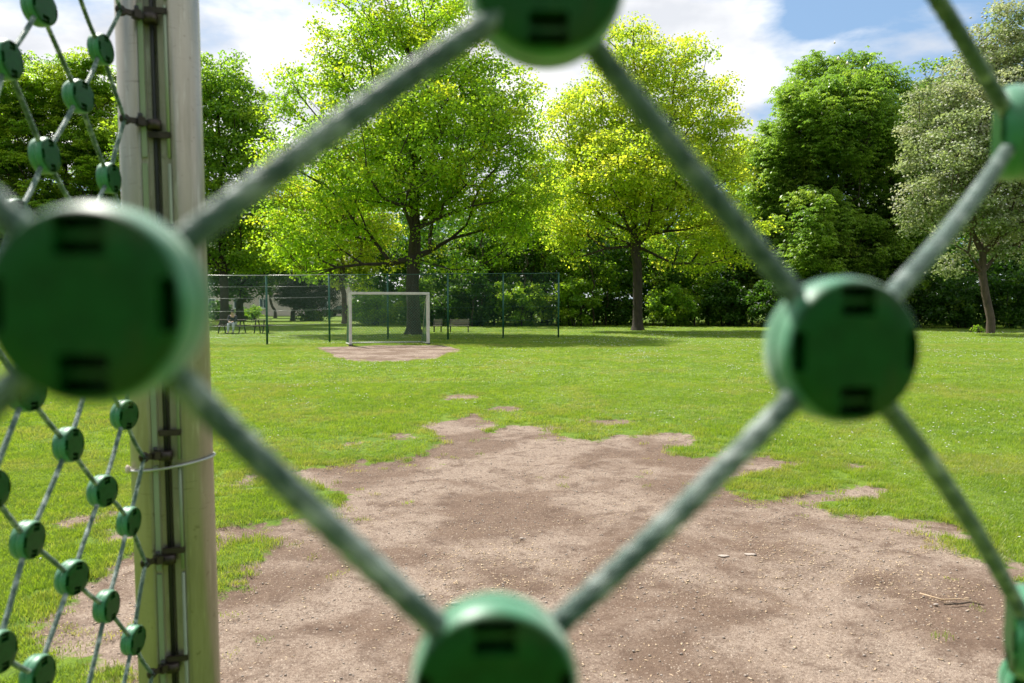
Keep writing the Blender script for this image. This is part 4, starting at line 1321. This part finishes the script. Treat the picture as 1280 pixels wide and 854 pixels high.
# disc prototype: two shells, four slots
DR = .035; DT = .030
def disc_mesh():
    me = bpy.data.meshes.new('disc')
    prof = [(0, .5), (.55, .5), (.87, .49), (.915, .465), (.945, .42), (.98, .31), (1.0, .17), (.995, .06), (.965, .022), (.965, -.022), (.995, -.06), (1.0, -.17), (.98, -.31), (.945, -.42), (.915, -.465), (.87, -.49), (.55, -.5), (0, -.5)]
    seg = 56; V = []; Fa = []
    V.append((0, 0, DT * .5))
    rings = prof[1:-1]
    for (r_, z_) in rings:
        for k in range(seg):
            a = 2 * math.pi * k / seg
            V.append((r_ * DR * math.cos(a), r_ * DR * math.sin(a), z_ * DT))
    V.append((0, 0, -DT * .5)); last = len(V) - 1
    for k in range(seg):
        k2 = (k + 1) % seg
        Fa.append((0, 1 + k, 1 + k2)); Fa.append((last, 1 + (len(rings) - 1) * seg + k2, 1 + (len(rings) - 1) * seg + k))
        for q in range(len(rings) - 1):
            a = 1 + q * seg
            Fa.append((a + k, a + seg + k, a + seg + k2, a + k2))
    me.from_pydata(V, [], Fa); me.update()
    cut = MB(); cut0 = MB()
    for s in (1, -1):
        for zc in (DT * .5, -DT * .5):
            for yy in (.55, .79):
                cut.box((0, s * yy * DR, zc), (.50 * DR, .160 * DR, .027))
            cut0.box((0, s * .67 * DR, zc), (.45 * DR, .27 * DR, .007))
            cut.box((s * .82 * DR, 0, zc), (.17 * DR, .52 * DR, .027))
    out = me
    for c_ in (cut0, cut):
        co = bpy.data.objects.new('temporary_cut', c_.mesh('cut')); COL.objects.link(co)
        out = evaluated(out, [('BOOLEAN', dict(operation='DIFFERENCE', object=co, solver='EXACT'))])
        bpy.data.objects.remove(co)
    out.name = 'disc'
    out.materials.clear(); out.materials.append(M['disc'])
    bm = bmesh.new(); bm.from_mesh(out)
    for f in bm.faces: f.smooth = True
    for e in bm.edges:
        if len(e.link_faces) == 2 and e.calc_face_angle(0) > .42: e.smooth = False
    bm.to_mesh(out); bm.free()
    return out
DISC = disc_mesh()
print('disc faces', len(DISC.polygons))

def rope_mesh(a, b, r=.0062, bend=None, segs=None, seg=18, lay=.062, name='rope'):
    """six twisted strands: a lobed section turning along the rope"""
    a = Vector(a); b = Vector(b); L = (b - a).length
    n = segs or max(10, int(L / .0035))
    t0 = (b - a).normalized(); up = t0.orthogonal().normalized()
    Vn = np.zeros(((n + 1) * seg, 3))
    for i in range(n + 1):
        t = i / n
        p = a.lerp(b, t)
        if bend is not None: p = p + bend * math.sin(math.pi * t)
        w = t0.cross(up)
        tw = L * t / lay * 2 * math.pi
        for k in range(seg):
            an = 2 * math.pi * k / seg
            rr = r * (.74 + .36 * abs(math.cos(3 * (an - tw / 1.0))))
            q = p + (up * math.cos(an) + w * math.sin(an)) * rr
            Vn[i * seg + k] = q
    k = np.arange(seg); k2 = (k + 1) % seg
    Fa = (np.stack([k, k2, k2 + seg, k + seg], 1)[None] + (np.arange(n) * seg)[:, None, None]).reshape(-1, 4)
    me = np_mesh(name, Vn, Fa, True)
    return me

def put_disc(root, p, normal, spin_up=Vector((0, 0, 1)), lab=None, scale=1.0):
    n = normal.normalized(); yv = (spin_up - n * spin_up.dot(n)).normalized(); xv = yv.cross(n)
    o = bpy.data.objects.new('disc', DISC); COL.objects.link(o); o.parent = root
    o.location = p - root.location
    o.rotation_mode = 'QUATERNION'
    o.rotation_quaternion = Matrix((xv, yv, n)).transposed().to_quaternion()
    o.scale = (scale,) * 3
    if lab: o['label'] = lab
    return o

def left_net():
    nodes = {}
    for k in range(7):
        for n in range(-1, 7): nodes[(k, n)] = net_node(k, n)
    root = empty('rope_net', tuple(nodes[(2, 3)]), label='green rope net with small discs clamped to the metal post at the left', cat='net')
    r_ = random.Random(5)
    down = lambda k, n: [(k + 1, n - 1), (k + 1, n)] if k in (0, 3) else [(k + 1, n - 1), (k + 1, n)] if k == 1 else [(k + 1, n), (k + 1, n + 1)]
    # neighbours of a node in the next column, as seen in the photograph
    nxt = {0: (-1, 0), 1: (-1, 0), 2: (0, 1), 3: (-1, 0), 4: (0, 1), 5: (-1, 0)}
    for (k, n), p in nodes.items():
        if k == 0 or p.z < -.05 or p.z > 2.7: continue
        put_disc(root, p, Vector((1, -.10 + r_.uniform(-.12, .12), r_.uniform(-.06, .06))), Vector((r_.uniform(-.1, .1), r_.uniform(-.15, .15), 1)))
    for (k, n), p in nodes.items():
        if k == 6: continue
        for dn in nxt[k]:
            q = nodes.get((k + 1, n + dn))
            if q is None or min(p.z, q.z) < -.1 or max(p.z, q.z) > 2.8: continue
            me = rope_mesh(p, q, .0046, Vector((0, r_.uniform(-.006, .006), r_.uniform(-.009, .003))), segs=40, seg=18)
            link('rope', me, M['rope'], root)
    return nodes
NODES = left_net()

# clamps on the post where the left net ends
def clamps():
    first = None
    for n in range(-1, 7):
        p = NODES[(0, n)]
        if p.z < .05 or p.z > 2.6: continue
        z = p.z
        c = along(z - .004, -.003, y1 - .004)
        t = (c - p)
        g = MB()
        d = t.normalized(); w = Vector((0, 0, 1)).cross(d).normalized(); up = d.cross(w)
        rot = Matrix((d, w, up)).transposed()
        outw = (p.lerp(c, .5) - along(z, 0, 0)); outw = (outw - axis * outw.dot(axis)).normalized()
        m1 = along(z, 0, 0) + outw * (RP + .010)
        for (qa, qb) in ((p, m1), (m1, c + fwd * .006)):
            dq = (qb - qa); wq = axis.cross(dq).normalized(); rq = Matrix((dq.normalized(), wq, dq.normalized().cross(wq))).transposed()
            g.box(tuple(qa.lerp(qb, .5)), (dq.length + .006, .007, .014), rq)
        g.box(tuple(m1), (.018, .020, .021), rot)
        cl = g.build('clamp', M['bracket'], post_root, bevel=.0015)
        # ring round the rope end
        ring = MB(); pts = []
        for k in range(13):
            a = 2 * math.pi * k / 12
            pts.append(p + (d * math.cos(a) + Vector((0, 0, 1)) * math.sin(a)) * .0085)
        ring.tube(pts, .0052, 7, cap=False).build('ring', M['bracket'], cl)
        MB().tube([p - w * .014, p + w * .014], .004, 8).build('bolt', M['dark_metal'], cl)
        MB().tube([c + axis * -.011 + fwd * .004, c + axis * .011 + fwd * .004], .0165, 12).build('collar', M['bracket'], cl)
        q = m1
        MB().tube([q + Vector((0, 0, .008)), q + Vector((0, 0, .020))], .0055, 8).build('bolt', M['dark_metal'], cl)
        # flat retainer pressed into the channel beside the clamp
        zr = z + (-.028 if n in (1,) else .052 if n in (4,) else .016)
        rt = along(zr, .008, y1 + .001)
        MB().box(tuple(rt), (.050, .008, .015), Matrix((side, fwd, axis)).transposed()).build('retainer', M['bracket'], post_root, bevel=.001)
clamps()
def band():
    zc = unproj(205, 587, POST_D - .1).z
    pts = []
    for k in range(33):
        a = 2 * math.pi * k / 32
        pts.append(along(zc + .008 * math.cos(a) * 0 + .012 * math.cos(a - .2), math.cos(a) * (RP + .0035), math.sin(a) * (RP + .0035)))
    b = MB().tube(pts, .0032, 7, cap=False).build('wire_band', M['wire'], post_root)
    a = 2.75
    q = along(zc - .006, math.cos(a) * (RP + .009), math.sin(a) * (RP + .009))
    MB().blob(q, (.007, .007, .011), 8, 6).build('band_lock', M['blossom'], b)
band()

# near net right in front of the lens
def near_net():
    nd = {'L': unproj(128, 380, .282), 'T': unproj(682, -17, .365), 'R': unproj(1050, 437, .385), 'B': unproj(618, 850, .330),
          'UR': unproj(1274, 166, .60), 'LR': unproj(1289, 790, .60),
          'TR': unproj(1000, -270, .42), 'TL': Vector((-.13, .35, CAM_H + .32)), 'UL': Vector((-.28, .25, CAM_H + .15)), 'LL': Vector((-.285, .25, CAM_H - .135)),
          'BL': Vector((-.13, .30, CAM_H - .29)), 'BR': Vector((.14, .36, CAM_H - .30)), 'RR': Vector((.60, .80, CAM_H - .01)), 'RU': Vector((.50, .70, CAM_H + .30)), 'RD': Vector((.50, .74, CAM_H - .36))}
    root = empty('rope_net', tuple(nd['B']), label='blurred green rope net with large discs close in front of the lens', cat='net')
    nrm = {'L': Vector((.02, -1, -.02)), 'T': Vector((.05, -1, .02)), 'R': Vector((.16, -1, .0)), 'B': Vector((.05, -1, .02)), 'UR': Vector((-.95, .42, .02)), 'LR': Vector((-.95, .45, .02))}
    labs = {'L': 'large blurred disc at the left in front of the post', 'T': 'disc cut off by the top edge', 'R': 'disc right of the middle before the lawn', 'B': 'disc cut off by the bottom edge',
            'UR': 'disc seen edge on at the upper right', 'LR': 'disc seen edge on at the lower right'}
    for k, p in nd.items():
        put_disc(root, p, nrm.get(k, Vector((-.1, -1, 0))), lab=labs.get(k))
    ed = [('L', 'T'), ('T', 'R'), ('R', 'B'), ('B', 'L'), ('R', 'UR'), ('R', 'LR'), ('TR', 'UR'), ('T', 'TR'), ('T', 'TL'), ('TL', 'UL'), ('L', 'UL'), ('L', 'LL'), ('LL', 'BL'), ('B', 'BL'), ('B', 'BR'), ('UR', 'RR'), ('LR', 'RR'), ('UR', 'RU'), ('LR', 'RD')]
    r_ = random.Random(3)
    bends = {('R', 'LR'): Vector((0, 0, .012)), ('L', 'T'): Vector((0, 0, .003)), ('R', 'UR'): Vector((0, 0, -.008))}
    for a, b in ed:
        me = rope_mesh(nd[a], nd[b], .0052, bends.get((a, b), Vector((r_.uniform(-.003, .003), 0, r_.uniform(-.004, .002)))), seg=36)
        link('rope', me, M['rope'], root)
near_net()
